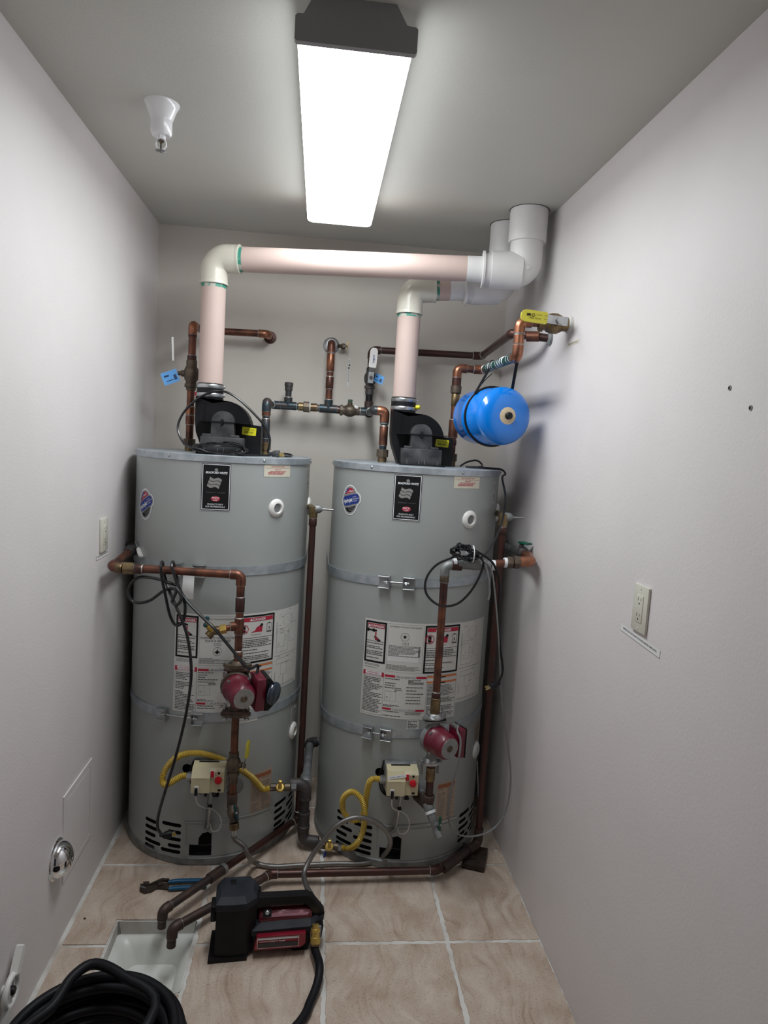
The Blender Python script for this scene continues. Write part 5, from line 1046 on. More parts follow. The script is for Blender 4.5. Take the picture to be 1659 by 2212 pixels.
# ---- recirculation line B --------------------------------------------
xw, yw = 1.172, -0.745
rb = thing('copper_return_pipe', 'copper return pipe coming off the right wall and dropping down the right heater', 'pipe', (xw, yw, 0.28))
za_ = px(962, 1222, y=yw).z; zr = px(1140, 1213, y=-0.73).z
tube_run(rb, [(1.488, -0.60, zr+0.012), (1.478, -0.735, zr), (xw, yw, za_), (xw, yw, px(938, 1540, y=yw).z)], 0.0135, 'copper', 'galv_dull', 0.0165)
obj('elbow', MB().tube(fillet([(1.489, -0.66, zr+0.008), (1.478, -0.738, zr), (1.43, -0.737, zr)], 0.02, 8), 0.0185, 16), 'copper_bright', rb)
p0 = V((1.425, -0.738, zr-0.003)); hexn(rb, p0, (1, 0, 0), 0.0225, 0.022, 'bronze', 'union_nut', 8); hexn(rb, p0+V((-0.024, 0, -0.002)), (1, 0, 0), 0.0205, 0.02, 'bronze', 'union_nut', 8); obj('thread_tape', MB().rod(p0+V((-0.045, 0, -0.003)), p0+V((-0.035, 0, -0.003)), 0.0178, 16), 'print_white', rb)
ys = V((1.273, -0.742, (za_+zr)/2-0.004)); obj('strainer_body', MB().lathe(ys, (1, 0, 0), [(0.017, -0.058), (0.021, -0.056), (0.021, -0.042), (0.018, -0.04), (0.020, 0.0), (0.018, 0.04), (0.021, 0.042), (0.021, 0.056), (0.017, 0.058)], 18), 'galv_dull', rb); dY = V((-0.62, -0.25, 0.70)).normalized()
obj('strainer_leg', MB().lathe(ys+V((0.018, 0, 0.004)), dY, [(0.016, 0), (0.016, 0.045), (0.019, 0.047), (0.019, 0.062), (0.015, 0.063)], 18), 'galv_dull', rb)
for s_ in (-0.068, 0.068): obj('thread_tape', MB().rod(ys+V((s_-0.006, 0, 0)), ys+V((s_+0.006, 0, 0)), 0.0185, 16), 'print_white', rb)
coup(rb, (xw+0.04, yw, za_+0.002), (1, 0, 0), 0.0172, 0.035, 'copper_dark'); coup(rb, (xw, yw, za_-0.045), (0, 0, 1), 0.0162, 0.024, 'bronze', ring=0.0135); obj('dark_sleeve', MB().rod((xw, yw, za_-0.115), (xw, yw, za_-0.05), 0.0139, 16), 'copper_dark', rb)
# wall valve with green handle behind
tube_run(rb, [(1.489, -0.62, zr+0.010), (1.489, -0.30, zr-0.006), (1.53, -0.28, zr-0.006)], 0.0145, 'galv_dull', ring=False)
bv, st = ball_valve(rb, (1.489, -0.60, zr+0.010), (0, 1, 0), (-0.3, 0, 1), 0.0185, 0.06, 'iron'); obj('green_lever', MB().box(st+V((0.012, -0.012, 0.0)), (0.026, 0.05, 0.008), Matrix.Rotation(0.5, 3, 'Z'), 0.003), 'green_handle', bv)
zg1 = px(933, 1548, y=yw).z; zg2 = px(928, 1645, y=yw).z
pump_b = thing('circulator_pump', 'red circulator pump turned to the right wall on the right heater return pipe', 'pump', (xw, yw, zg2))
coup(rb, (xw, yw, zg1+0.035), (0, 0, 1), 0.0175, 0.07, 'brass'); coup(rb, (xw, yw, zg1+0.08), (0, 0, 1), 0.0158, 0.02, 'copper_dark', ring=0.0135)
f, bs = flange(pump_b, (xw, yw, zg1-0.004), 0.02, 'steel', 0.088, 0.055, (1, 0.25, 0), 0.006)
obj('gasket', MB().box((xw, yw, zg1-0.007), (0.076, 0.04, 0.006), Matrix.Rotation(0.24, 3, 'Z'), 0.002), 'rubber', pump_b); obj('flange_lower_half', MB().box((xw, yw, zg1-0.014), (0.078, 0.042, 0.008), Matrix.Rotation(0.24, 3, 'Z'), 0.003), 'galv_dull', pump_b)
for p in bs: obj('flange_bolt', MB().lathe(p+V((0, 0, -0.018)), (0, 0, 1), [(0.0045, 0), (0.0045, 0.020), (0.0085, 0.021), (0.0085, 0.029), (0.0045, 0.030), (0.0045, 0.052)], 8), 'steel', f)
f, bs = flange(pump_b, (xw-0.004, yw, zg2-0.004), 0.02, 'steel', 0.088, 0.058, (1, 0.1, 0), 0.008)
for p in bs: obj('flange_bolt', MB().lathe(p+V((0, 0, -0.04)), (0, 0, 1), [(0.0045, 0), (0.0045, 0.04), (0.0085, 0.041), (0.0085, 0.05)], 8), 'galv_dull', f)
obj('suction_neck', MB().rod((xw, yw, zg2), (xw, yw, zg1-0.012), 0.0195, 20), 'galv_dull', pump_b)
pcb = px(970, 1616, y=-0.84); m0 = V((xw+0.004, yw-0.004, px(940, 1596, y=-0.75).z)); dm = V((0.46, -0.88, 0.0)).normalized()
obj('volute', MB().lathe(m0, dm, [(0.034, -0.030), (0.052, -0.018), (0.054, 0.0), (0.05, 0.004)], 30), 'galv_dull', pump_b)
mc, sx, uz = can(pump_b, m0, dm, 0.088); rot = Matrix((sx, -dm, uz)).transposed()
obj('terminal_box', MB().box(m0+sx*0.064+dm*0.046, (0.026, 0.066, 0.104), rot, 0.004), 'pump_red', pump_b, label='red terminal box'); obj('box_lid', MB().box(m0+sx*0.0785+dm*0.046, (0.004, 0.068, 0.106), rot, 0.001), 'black_plastic', pump_b); obj('cable_gland', MB().box(m0+sx*0.058+dm*0.04+uz*0.052, (0.018, 0.03, 0.012), rot, 0.002), 'steel', pump_b)
PB_CORD = m0+sx*0.055+dm*0.06+uz*0.062
zq = px(925, 1725, y=yw).z; tube_run(rb, [(xw, yw, zg2), (xw, yw, zq)], 0.0138, 'copper_dark'); coup(rb, (xw, yw, zg2-0.045), (0, 0, 1), 0.0165, 0.05, 'brass')
tl = V((xw, yw, zq)); coup(rb, tl+V((0, 0, 0.004)), (0, 0, 1), 0.021, 0.02, 'iron_brown')
obj('drain_elbow', MB().tube(fillet([tl, tl+V((0, 0, -0.028)), tl+V((-0.03, 0.07, -0.028))], 0.02, 8), 0.0185, 18), 'iron_brown', rb)
obj('tank_nipple', MB().lathe(S3(TB, 8.0, zq-0.022, -0.004), nrm(8.0), [(0.036, 0), (0.037, 0.004), (0.028, 0.009), (0.016, 0.011), (0.016, 0.03)], 26), 'galv_dull', rb)
dv = thing('drain_valve', 'grey drain valve with a green tee handle at the foot of the right heater', 'valve', tl)
d_ = V((0.33, -0.50, -0.80)).normalized(); q0 = tl+V((0.0, -0.004, -0.026)); obj('body', MB().lathe(q0, d_, [(0.0185, -0.012), (0.0185, 0.012), (0.016, 0.014), (0.016, 0.05), (0.0135, 0.055), (0.0125, 0.085), (0.0155, 0.087), (0.0155, 0.108), (0.012, 0.109), (0.0115, 0.098)], 18), 'galv_dull', dv); obj('thread_tape', MB().lathe(q0+d_*0.016, d_, [(0.0195, 0), (0.0195, 0.01)], 16), 'print_white', dv)
du = V((0.45, -0.75, 0.5)).normalized(); hk = q0+d_*0.066; obj('bonnet', MB().lathe(hk, du, [(0.011, 0), (0.011, 0.012), (0.006, 0.014), (0.005, 0.026)], 14), 'galv_dull', dv); hk = hk+du*0.028
hd = V((-0.05, -0.25, 0.97)).normalized(); obj('tee_handle', MB().tube([hk-hd*0.036, hk-hd*0.024, hk, hk+hd*0.024, hk+hd*0.036], [0.003, 0.0062, 0.0048, 0.0062, 0.003], 10), 'green_handle', dv); obj('handle_screw', MB().sphere(hk+du*0.005, 0.0045, 10), 'steel', dv)

# ---- relief (T&P) lines ------------------------------------------------
def relief(tk, th, z, x, y, pts, label, tip, mats):
    t = thing('relief_pipe', label, 'pipe', (x, y, 0.0)); n = nrm(th); s = S3(tk, th, z, 0.004); vc = V((x, y, z))
    v = obj('relief_valve', MB().rod(s, vc, 0.012, 16), 'brass', t, label='brass relief valve'); obj('valve_body', MB().lathe(vc+V((0, 0, -0.03)), (0, 0, 1), [(0.0155, -0.006), (0.0165, 0.004), (0.0165, 0.012), (0.0185, 0.016), (0.0185, 0.038), (0.012, 0.042)], 18), 'brass', v)
    dx = V((1, -0.12, 0)).normalized(); obj('spring_cap', MB().lathe(vc, dx, [(0.0155, 0), (0.0165, 0.01), (0.0165, 0.024), (0.009, 0.034)], 16), 'galv_dull', v); obj('test_lever', MB().rod(vc+dx*0.032, vc+dx*0.078, 0.0042, 10, 0.001), 'steel', v)
    coup(t, vc+V((0, 0, -0.052)), (0, 0, 1), 0.0155, 0.028, 'copper_dark'); coup(t, vc+V((0, 0, -0.037)), (0, 0, 1), 0.0138, 0.006, 'print_white', 'thread_tape')
    P = [vc+V((0, 0, -0.03))]+pts; tube_run(t, P[:3], 0.0125, mats[0], mats[1], 0.0152); return t
# left heater: down, then across the tiles to the floor sink
zf = 0.05; tp = V((px(640, 1768, z=zf).x, px(640, 1768, z=zf).y, zf)); x_, y_ = 0.708, tp.y
P2 = px(352, 1968, z=0.06); P2 = V((P2.x, P2.y, 0.062))
ta = relief(TA, 88, 1.312, x_, y_, [V((x_, y_, zf)), P2], 'dark copper relief pipe running down the left heater and out over the floor sink', None, ('copper_dark', 'copper_dark'))
dd = (P2-V((x_, y_, zf))).normalized(); m1 = V((x_, y_, zf)).lerp(P2, 0.66)
tube_run(ta, [m1, P2, P2+V((-0.002, -0.004, -0.055))], 0.0135, 'copper_black', 'copper_black', 0.0165); coup(ta, m1, dd, 0.018, 0.07, 'copper_black'); coup(ta, m1-dd*0.035, dd, 0.0195, 0.014, 'galv_dull', 'collar')
# right heater: down to the floor, round the heater's foot, under the utility pump
zf = 0.04; xb_, yb_ = 1.412, -0.575
C1 = px(958, 1878, z=zf); C2 = px(900, 1886, z=zf); C3 = px(585, 1888, z=zf); C4 = px(373, 2003, z=0.055)
tb_ = relief(TB, 72, 1.335, xb_, yb_, [V((xb_, yb_, zf+0.01)), V((C1.x, C1.y, zf))], 'dark copper relief pipe running down beside the right wall and along the tiles', None, ('copper_dark', 'copper_black'))
tube_run(tb_, [V((C1.x, C1.y, zf)).lerp(V((xb_, yb_, zf+0.01)), 0.6), V((C1.x-0.03, C1.y-0.005, zf)), V((C3.x, C3.y, zf)), V((C4.x, C4.y, 0.052)), V((C4.x-0.002, C4.y-0.006, -0.005))], 0.0135, 'copper_dark', 'copper_dark', 0.0165)
tube_run(tb_, [V((C3.x, C3.y, zf)).lerp(V((C4.x, C4.y, 0.052)), 0.12), V((C4.x, C4.y, 0.052)), V((C4.x-0.002, C4.y-0.006, -0.004))], 0.0142, 'copper_black', 'copper_black', 0.0172)
obj('black_section', MB().rod(V((xb_-0.01, yb_-0.008, zf+0.008)), V((C1.x, C1.y, zf)), 0.0155, 18), 'copper_black', tb_)
obj('foot_elbow', MB().tube(fillet([(xb_, yb_, 0.11), (xb_, yb_, zf+0.008), V((xb_, yb_, zf+0.008))+(V((C1.x, C1.y, zf))-V((xb_, yb_, zf))).normalized()*0.07], 0.022, 8), 0.0185, 18), 'copper_black', tb_)
tube_run(tb_, [V((1.405, -0.50, 0.35)), V((1.412, -0.575, 0.12))], 0.002, 'steel')
wb = thing('wood_block', 'dark stained wood block under the relief pipe beside the right wall', 'wood block', (1.40, -0.62, 0)); obj('block', MB().box((1.395, -0.612, 0.0115), (0.085, 0.13, 0.023), Matrix.Rotation(-0.35, 3, 'Z'), 0.002), 'wood_dark', wb); obj('upper_block', MB().box((1.375, -0.59, 0.024), (0.05, 0.09, 0.012), Matrix.Rotation(-0.25, 3, 'Z'), 0.002), 'wood_dark', wb)

# ---- gas pipe ------------------------------------------------------------
zg = 0.262; gx, gy = 0.732, -0.535
gp = thing('gas_pipe', 'black iron gas pipe between the two heaters', 'pipe', (gx, gy, 0))
tube_run(gp, [(0.80, -0.155, zg), (0.742, -0.175, zg), (gx, gy, zg)], 0.0168, 'galv_dull', 'iron', 0.0215, ring=False)
zlow = px(655, 1828, y=gy).z; zlow = max(zlow, 0.036)
obj('cross_tee', MB().tube(fillet([(gx-0.055, gy, zg), (gx, gy, zg), (gx, gy, zg-0.055)], 0.035, 10), 0.0225, 20), 'iron', gp); obj('tee_back', MB().rod((gx, gy+0.06, zg), (gx, gy, zg), 0.0215, 18, 0.002), 'galv_dull', gp)
for c_, d_ in (((gx-0.055, gy, zg), (1, 0, 0)), ((gx, gy, zg-0.055), (0, 0, 1))): obj('tee_rim', MB().lathe(c_, d_, [(0.0235, -0.005), (0.0245, -0.003), (0.0245, 0.003), (0.0235, 0.005)], 20), 'iron', gp)
obj('drop_pipe', MB().rod((gx, gy, zg-0.05), (gx, gy, zlow+0.02), 0.0172, 20), 'iron', gp); coup(gp, (gx, gy, zlow+0.085), (0, 0, 1), 0.0215, 0.062, 'iron', 'coupling', 0, 0.002)
vB = px(711, 1832, y=-0.585); vBx = vB.x
obj('elbow', MB().tube(fillet([(gx, gy, zlow+0.055), (gx, gy, zlow), (gx+0.06, gy-0.012, zlow)], 0.024, 8), 0.0212, 18), 'iron', gp); obj('elbow_rim', MB().lathe((gx, gy, zlow+0.05), (0, 0, 1), [(0.0225, -0.004), (0.0235, 0), (0.0225, 0.004)], 18), 'iron', gp)
def gas_valve(c, d, label):
    c, d = V(c), V(d).normalized(); t = thing('gas_valve', label, 'valve', c)
    obj('body', MB().lathe(c, d, [(0.0105, -0.038), (0.0145, -0.036), (0.0145, -0.016), (0.012, -0.014), (0.0155, -0.008), (0.0155, 0.008), (0.012, 0.014), (0.0145, 0.016), (0.0145, 0.036), (0.011, 0.038)], 10), 'bronze', t, ang=25)
    k = c+V((0, -0.012, 0.016)); obj('knob', MB().lathe(c+V((0, -0.010, 0.002)), (0, -0.75, 0.65), [(0.0165, 0), (0.0165, 0.011), (0.014, 0.015), (0.004, 0.0155)], 20), 'brass_bright', t)
    obj('tab', MB().box(c+V((0, -0.024, 0.017)), (0.0135, 0.010, 0.058), Matrix.Rotation(0.35, 3, 'X'), 0.002), 'brass_bright', t, label='yellow brass turning tab'); return t
vA = px(606, 1690, y=gy-0.02); gas_valve((vA.x, gy-0.02, zg-0.002), (1, 0.05, 0), 'yellow handled gas valve beside the left heater'); obj('branch_nipple', MB().rod((gx-0.05, gy-0.003, zg), (vA.x+0.035, gy-0.02, zg-0.002), 0.0115, 14), 'iron', gp); hexn(gp, (vA.x+0.05, gy-0.018, zg-0.001), (1, 0.05, 0), 0.0155, 0.02, 'galv_dull', 'bushing')
vb = V((vBx, gy-0.035, zlow-0.002)); gas_valve(vb, (1, -0.2, 0), 'yellow handled gas valve on the floor beside the right heater'); obj('branch_nipple', MB().rod((gx+0.05, gy-0.01, zlow), vb+V((-0.034, 0.007, 0)), 0.0125, 14), 'iron', gp)
obj('blue_wire_tag', MB().rod(vb+V((-0.012, -0.012, -0.016)), vb+V((-0.018, -0.018, -0.034)), 0.004, 10, 0.001), 'wire_blue', gp, label='small blue twisted wire')
# ---- flexible yellow gas connectors ---------------------------------------
def corrugated(name, label, pts, r, m, ends):
    t = thing(name, label, 'gas hose', pts[0]); P = spline(pts, 10); L = [0.0]
    for i in range(1, len(P)): L.append(L[-1]+(P[i]-P[i-1]).length)
    n = int(L[-1]/0.0014); Q = []; R_ = []; j = 0
    for i in range(n+1):
        s = L[-1]*i/n
        while j < len(L)-2 and L[j+1] < s: j += 1
        f = (s-L[j])/max(L[j+1]-L[j], 1e-9); Q.append(P[j].lerp(P[j+1], f)); R_.append(r*(1.08, 0.95, 0.82, 0.95)[i % 4])
    obj('hose', MB().tube(Q, R_, 14), m, t, ang=60)
    for p, d in ends: hexn(t, p, d, r*1.28, 0.024, 'steel', 'flare_nut')
    return t
GAi = GA+V((-0.056-0.020, -0.05, -0.012)); GBi = GB+V((-0.056-0.020, -0.05, -0.012))
nA = V((vA.x-0.036, gy-0.024, zg-0.002))
ptsA = [nA+V((-0.004, -0.004, 0)), nA+V((-0.03, -0.012, 0.002)), PA(545, 1680, 0.022), PA(515, 1659, 0.022), PA(475, 1639, 0.022), PA(430, 1627, 0.024), PA(392, 1631, 0.026), PA(364, 1652, 0.034), PA(351, 1680, 0.052), PA(358, 1695, 0.068), GAi+V((-0.022, -0.002, 0)), GAi+V((-0.004, 0, 0))]
corrugated('flexible_gas_hose', 'yellow corrugated gas hose arching over the left heater control', ptsA, 0.0108, 'yellow_hose', ((nA+V((0.010, 0.002, 0)), (1, 0.1, 0)), (GAi+V((0.008, 0, 0)), (1, 0, 0))))
nB = vb+V((0.042, -0.008, 0)); ptsB = [GBi+V((0.002, 0, 0)), GBi+V((-0.022, 0, 0.002)), GBi+V((-0.038, 0.002, -0.012)), PB(791, 1722, 0.040), PB(788, 1750, 0.030), PB(776, 1769, 0.030), PB(757, 1770, 0.036), PB(741, 1750, 0.046), PB(742, 1724, 0.055), PB(760, 1710, 0.058), PB(780, 1725, 0.056), PB(788, 1755, 0.052), PB(784, 1795, 0.040), PB(771, 1823, 0.046), nB+V((0.035, -0.012, 0.003)), nB+V((0.004, -0.001, 0))]
corrugated('flexible_gas_hose', 'yellow corrugated gas hose with one loop at the right heater control', ptsB, 0.0102, 'yellow_hose', ((nB+V((-0.006, 0, 0)), (1, -0.2, 0)), (GBi+V((0.010, 0, 0)), (1, 0, 0))))

# ================================================================== CORDS
def cord(t, pts, r, m, name='cord', flat=1.0, n=8, k=8): return obj(name, MB().tube(spline(pts, k), r, n, flat=flat), m, t)
def up0(p, z=1.5075): p = V(p); p.z = max(p.z, z); return p
def plug(t, p, d, m='rubber', s=1.0):
    p, d = V(p), V(d).normalized(); x, y, _ = frame(d); rot = Matrix((x, y, d)).transposed()
    o = obj('plug', MB().lathe(p, d, [(0.0045*s, -0.012), (0.006*s, 0.0), (0.0115*s, 0.008), (0.013*s, 0.022), (0.013*s, 0.028)], 14), m, t)
    for sg in (-1, 1): obj('prong', MB().box(p+d*0.036+x*sg*0.006*s, (0.0015, 0.006, 0.017), rot), 'brass_bright' if sg < 0 else 'steel', o)
    obj('prong', MB().rod(p+d*0.028-y*0.007*s, p+d*0.046-y*0.007*s, 0.0024, 8), 'brass_bright', o)
# pump cord, looped over the left copper pipe, plug hanging in front of the vents
t = thing('power_cord', 'black pump cord looped over the left copper pipe with its plug hanging down', 'cord', px(350, 1230, y=-0.735))
s0 = bc+uz*0.058-dm*0.012
P = [s0, s0+uz*0.03, px(535, 1443, y=-0.815), px(500, 1402, y=-0.805), px(465, 1360, y=-0.80), px(430, 1326, y=-0.775), px(402, 1296, y=-0.755), px(386, 1268, y=-0.742), px(376, 1240, y=-0.742), px(371, 1222, y=-0.737), px(374, 1214, y=-0.712), px(379, 1236, y=-0.688), px(383, 1262, y=-0.715), px(362, 1258, y=-0.73), px(333, 1249, y=-0.715), px(298, 1248, y=-0.70), px(277, 1272, y=-0.69), px(288, 1300, y=-0.69), px(322, 1298, y=-0.70), px(358, 1274, y=-0.725), px(385, 1276, y=-0.745), px(399, 1302, y=-0.75), px(397, 1338, y=-0.752), px(382, 1351, y=-0.75), px(368, 1332, y=-0.745), px(357, 1285, y=-0.742), px(348, 1240, y=-0.742), px(348, 1222, y=-0.735), px(351, 1214, y=-0.71), px(354, 1238, y=-0.688), px(364, 1272, y=-0.72), px(384, 1318, y=-0.758), px(404, 1372, y=-0.755), px(413, 1440, y=-0.755), px(409, 1500, y=-0.758), px(396, 1570, y=-0.74), px(378, 1640, y=-0.74), px(358, 1705, y=-0.725), px(342, 1762, y=-0.70), px(341, 1790, y=-0.70), px(350, 1803, y=-0.70)]
cord(t, P, 0.0052, 'cord_black'); plug(t, px(352, 1804, y=-0.70), V((1, 0.5, -0.1)))
cord(t, [px(386, 1262, y=-0.748), px(378, 1285, y=-0.758), px(372, 1300, y=-0.752), px(384, 1306, y=-0.762), px(392, 1290, y=-0.764), px(380, 1268, y=-0.755)], 0.0052, 'cord_black', 'cord_knot')
# blower cord on the left heater
t = thing('blower_cord', 'black cord looping round the left blower and bundled on the heater lid', 'cord', (0.33, -0.55, TH))
P = [V((0.33, -0.562, TH+0.0045)), up0(px(421, 969, y=-0.535)), px(397, 957, y=-0.50), px(384, 925, y=-0.475), px(396, 892, y=-0.466), px(425, 863, y=-0.466), px(452, 849, y=-0.466), px(485, 846, y=-0.466), px(515, 862, y=-0.466), px(548, 893, y=-0.464), px(571, 920, y=-0.46), px(583, 948, y=-0.44), V((0.527, -0.42, TH+0.02)), V((0.53, -0.425, TH+0.0045)), V((0.44, -0.57, TH+0.0045)), V((0.36, -0.575, TH+0.0045))]
cord(t, P, 0.0042, 'cord_black')
rb_ = random.Random(5); cc = V((0.366, -0.572, TH+0.021)); L = []
for k in range(7):
    for q in range(10):
        a = 2*math.pi*q/10; L.append(V((cc.x+(0.088+rb_.uniform(-0.012, 0.008))*math.cos(a)+rb_.uniform(-0.006, 0.006), cc.y+rb_.uniform(-0.014, 0.014), max(cc.z+0.021*math.sin(a)*rb_.uniform(0.2, 1.0)+(0.008 if q in (1, 2) else 0), TH+0.004))))
cord(t, L, 0.0030, 'cord_black', 'bundle', n=6, k=5)
e0 = V((0.548, -0.40, TH+0.008)); cord(t, [V((0.53, -0.42, TH+0.005)), e0, V((0.585, -0.36, TH+0.012)), V((0.612, -0.33, TH+0.008)), V((0.610, -0.40, TH+0.005)), V((0.585, -0.455, TH+0.005)), V((0.545, -0.47, TH+0.005))], 0.0036, 'cord_black', 'tail'); plug(t, V((0.545, -0.472, TH+0.0135)), V((1, -0.15, 0)), 'dusty_plastic')
# blower cord on the right heater, running down past the relief valve to a bundle on the strainer
t = thing('blower_cord', 'black cord from the right blower bundled on the strainer with its plug hanging', 'cord', (1.30, -0.42, TH))
P = [V((1.27, -0.41, TH+0.005)), V((1.30, -0.39, TH+0.022)), V((1.345, -0.36, TH+0.030)), V((1.362, -0.39, TH+0.012)), V((1.33, -0.43, TH+0.005)), V((1.29, -0.43, TH+0.005)), V((1.33, -0.45, TH+0.006)), V((1.385, -0.468, TH+0.005)), V((1.416, -0.482, TH+0.003)), V((1.428, -0.495, TH-0.012)), px(1085, 1033, y=-0.53), px(1092, 1075, y=-0.61), px(1086, 1120, y=-0.635), px(1074, 1155, y=-0.68), px(1056, 1188, y=-0.735), px(1040, 1204, y=-0.775)]
cord(t, P, 0.0040, 'cord_black'); L = []; cc = px(1003, 1194, y=-0.785)
for k in range(7):
    for q in range(10):
        a = 2*math.pi*q/10+k*0.2; fr = rb_.uniform(0.35, 1.05); L.append(cc+V((0.052*fr*math.cos(a), rb_.uniform(-0.014, 0.016), 0.028*fr*math.sin(a)-0.10*(0.05*math.cos(a)))))
cord(t, L, 0.0036, 'cord_black', 'bundle', n=6, k=5); obj('white_tie', MB().tube([cc+V((0.030, 0.022*math.cos(a), 0.028*math.sin(a)-0.003)) for a in [2*math.pi*q/16 for q in range(16)]], 0.0018, 6, closed=True), 'print_white', t)
cord(t, [cc+V((-0.02, 0, -0.01)), px(945, 1219, y=-0.785), px(921, 1250, y=-0.785), px(922, 1284, y=-0.785), px(950, 1308, y=-0.785), px(986, 1305, y=-0.785), px(1015, 1280, y=-0.785), px(1036, 1245, y=-0.785), px(1044, 1214, y=-0.78), px(1030, 1200, y=-0.78)], 0.0042, 'cord_black', 'loop')
cord(t, [cc+V((0.03, 0, 0.012)), px(1050, 1203, y=-0.785), px(1068, 1222, y=-0.785), px(1079, 1262, y=-0.78), px(1076, 1325, y=-0.775), px(1081, 1400, y=-0.775), px(1086, 1448, y=-0.775), px(1076, 1477, y=-0.775)], 0.0040, 'rubber', 'drop'); plug(t, px(1074, 1478, y=-0.775), V((-1, -0.2, -0.25)), 'rubber')
t = thing('pump_cord', 'flat grey pump cord drooping to the floor beside the right wall', 'cord', px(1060, 1800, y=-0.74))
P = [px(1046, 1212, y=-0.79), px(1062, 1232, y=-0.79), px(1070, 1290, y=-0.785), px(1076, 1360, y=-0.782), px(1080, 1430, y=-0.765), px(1085, 1530, y=-0.75), px(1098, 1615, y=-0.745), px(1103, 1690, y=-0.745), px(1091, 1755, y=-0.745), px(1060, 1794, y=-0.75), px(1012, 1807, y=-0.77), px(978, 1793, y=-0.79), px(968, 1752, y=-0.80), px(977, 1695, y=-0.83), px(991, 1640, y=-0.86), px(995, 1600, y=-0.86), px(988, 1580, y=-0.84), PB_CORD]
cord(t, P, 0.0048, 'cord_grey', flat=0.6)
cord(t, [px(1048, 1216, y=-0.79), px(1056, 1250, y=-0.79), px(1058, 1280, y=-0.785), px(1055, 1296, y=-0.785)], 0.0036, 'cord_grey', 'earth_tail')

# ================================================================== BRAIDED HOSE
t = thing('braided_hose', 'braided steel hose from the left drain valve, arching by the right heater', 'hose', HOSE0)
pA_ = lambda u, v, z: V((px(u, v, z=z).x, px(u, v, z=z).y, z))
P = [HOSE0, HOSE0+V((0.003, -0.002, -0.035)), px(527, 1828, y=HOSE0.y-0.004), px(536, 1848, y=HOSE0.y), pA_(552, 1864, 0.022), pA_(590, 1872, 0.011), pA_(650, 1869, 0.010), pA_(720, 1866, 0.010), pA_(785, 1865, 0.012), pA_(822, 1853, 0.025), px(842, 1828, y=-0.735), px(838, 1800, y=-0.75), px(810, 1775, y=-0.76), px(768, 1766, y=-0.775), px(728, 1783, y=-0.785), px(697, 1818, y=-0.79), px(672, 1852, y=-0.80), px(657, 1885, y=-0.835), px(661, 1912, y=-0.90), px(673, 1934, y=-0.955), px(676, 1945, y=-0.985)]
obj('hose', MB().tube(spline(P, 8), 0.0088, 14), 'braid', t); obj('ferrule', MB().lathe(HOSE0, V((0.05, -0.05, -1)), [(0.0105, -0.004), (0.0105, 0.022), (0.009, 0.024)], 14), 'steel', t)

# ================================================================== UTILITY PUMP
O = V((0.470, -1.108, 0)); ea = math.radians(5.0); EX, EY = V((math.cos(ea), math.sin(ea), 0)), V((-math.sin(ea), math.cos(ea), 0))
U = lambda x, y, z: O+EX*x+EY*y+V((0, 0, z)); RZ = Matrix.Rotation(ea, 3, 'Z')
t = thing('utility_pump', 'black and red portable utility pump with a carry handle beside the floor sink', 'pump', U(0.16, 0.06, 0))
fp = [(0.012, 0.004), (0.060, 0.0), (0.102, 0.002), (0.134, 0.030), (0.136, 0.095), (0.120, 0.118), (0.020, 0.118), (0.010, 0.100)]
def ring(sc, z, dx=0.0, dy=0.0): return [U(0.073+(a-0.073)*sc+dx, 0.059+(b-0.059)*sc+dy, z) for a, b in fp]
obj('motor_housing', loft([ring(1.0, 0.012), ring(1.0, 0.02), ring(0.99, 0.165)]), 'black_plastic', t, ang=25)
m = MB().prism([U(a, b, 0) for a, b in ((-0.006, -0.006), (0.108, -0.004), (0.112, 0.02), (0.13, 0.12), (-0.002, 0.12))], (0, 0, 1), 0.013); obj('foot_plate', m, 'black_plastic', t, smooth=False)
obj('motor_lid', loft([ring(1.02, 0.160), ring(1.03, 0.168), ring(1.0, 0.180), ring(0.80, 0.193, 0.0, 0.008), ring(0.5, 0.196, 0, 0.01)]), 'navy_plastic', t, ang=20, label='dark blue-grey motor lid')
obj('lid_vent', MB().box(U(0.06, 0.085, 0.196), (0.018, 0.022, 0.004), RZ, 0.001), 'black_plastic', t); obj('side_latch', MB().box(U(0.004, 0.05, 0.135), (0.016, 0.05, 0.05), RZ, 0.004), 'black_plastic', t); obj('corner_boss', MB().rod(U(0.134, 0.09, 0.02), U(0.134, 0.09, 0.17), 0.012, 14, 0.002), 'black_plastic', t)
prof = [(0.12, 0.014), (0.232, 0.022), (0.250, 0.0), (0.292, 0.0), (0.300, 0.022), (0.336, 0.040), (0.340, 0.078), (0.322, 0.086), (0.12, 0.080)]
obj('pump_base', MB().prism([U(a, 0.022, b) for a, b in prof], EY, 0.092), 'black_plastic', t, ang=20)
m = MB(); A_ = [U(0.120, 0.014, 0.080), U(0.300, 0.014, 0.084), U(0.342, 0.040, 0.100), U(0.342, 0.060, 0.100), U(0.300, 0.034, 0.098), U(0.150, 0.034, 0.094), U(0.138, 0.050, 0.094), U(0.120, 0.050, 0.090)]
obj('deck', MB().prism(A_, (0, 0, -1), 0.016), 'navy_plastic', t, smooth=False, clean=True, label='dark sloped deck')
obj('back_deck', MB().box(U(0.235, 0.098, 0.085), (0.21, 0.03, 0.016), RZ, 0.003), 'black_plastic', t)
hp = [(0.118, 0.128), (0.120, 0.160), (0.140, 0.166), (0.286, 0.164), (0.304, 0.155), (0.344, 0.104), (0.342, 0.080), (0.318, 0.084), (0.316, 0.100), (0.284, 0.138)]+[(0.276-0.0085*k, 0.1385+(0.0028 if k % 2 else 0)) for k in range(13)]+[(0.150, 0.136)]
obj('carry_handle', MB().prism([U(a, 0.044, b) for a, b in hp], EY, 0.030), 'black_plastic', t, smooth=False, label='black carry handle')
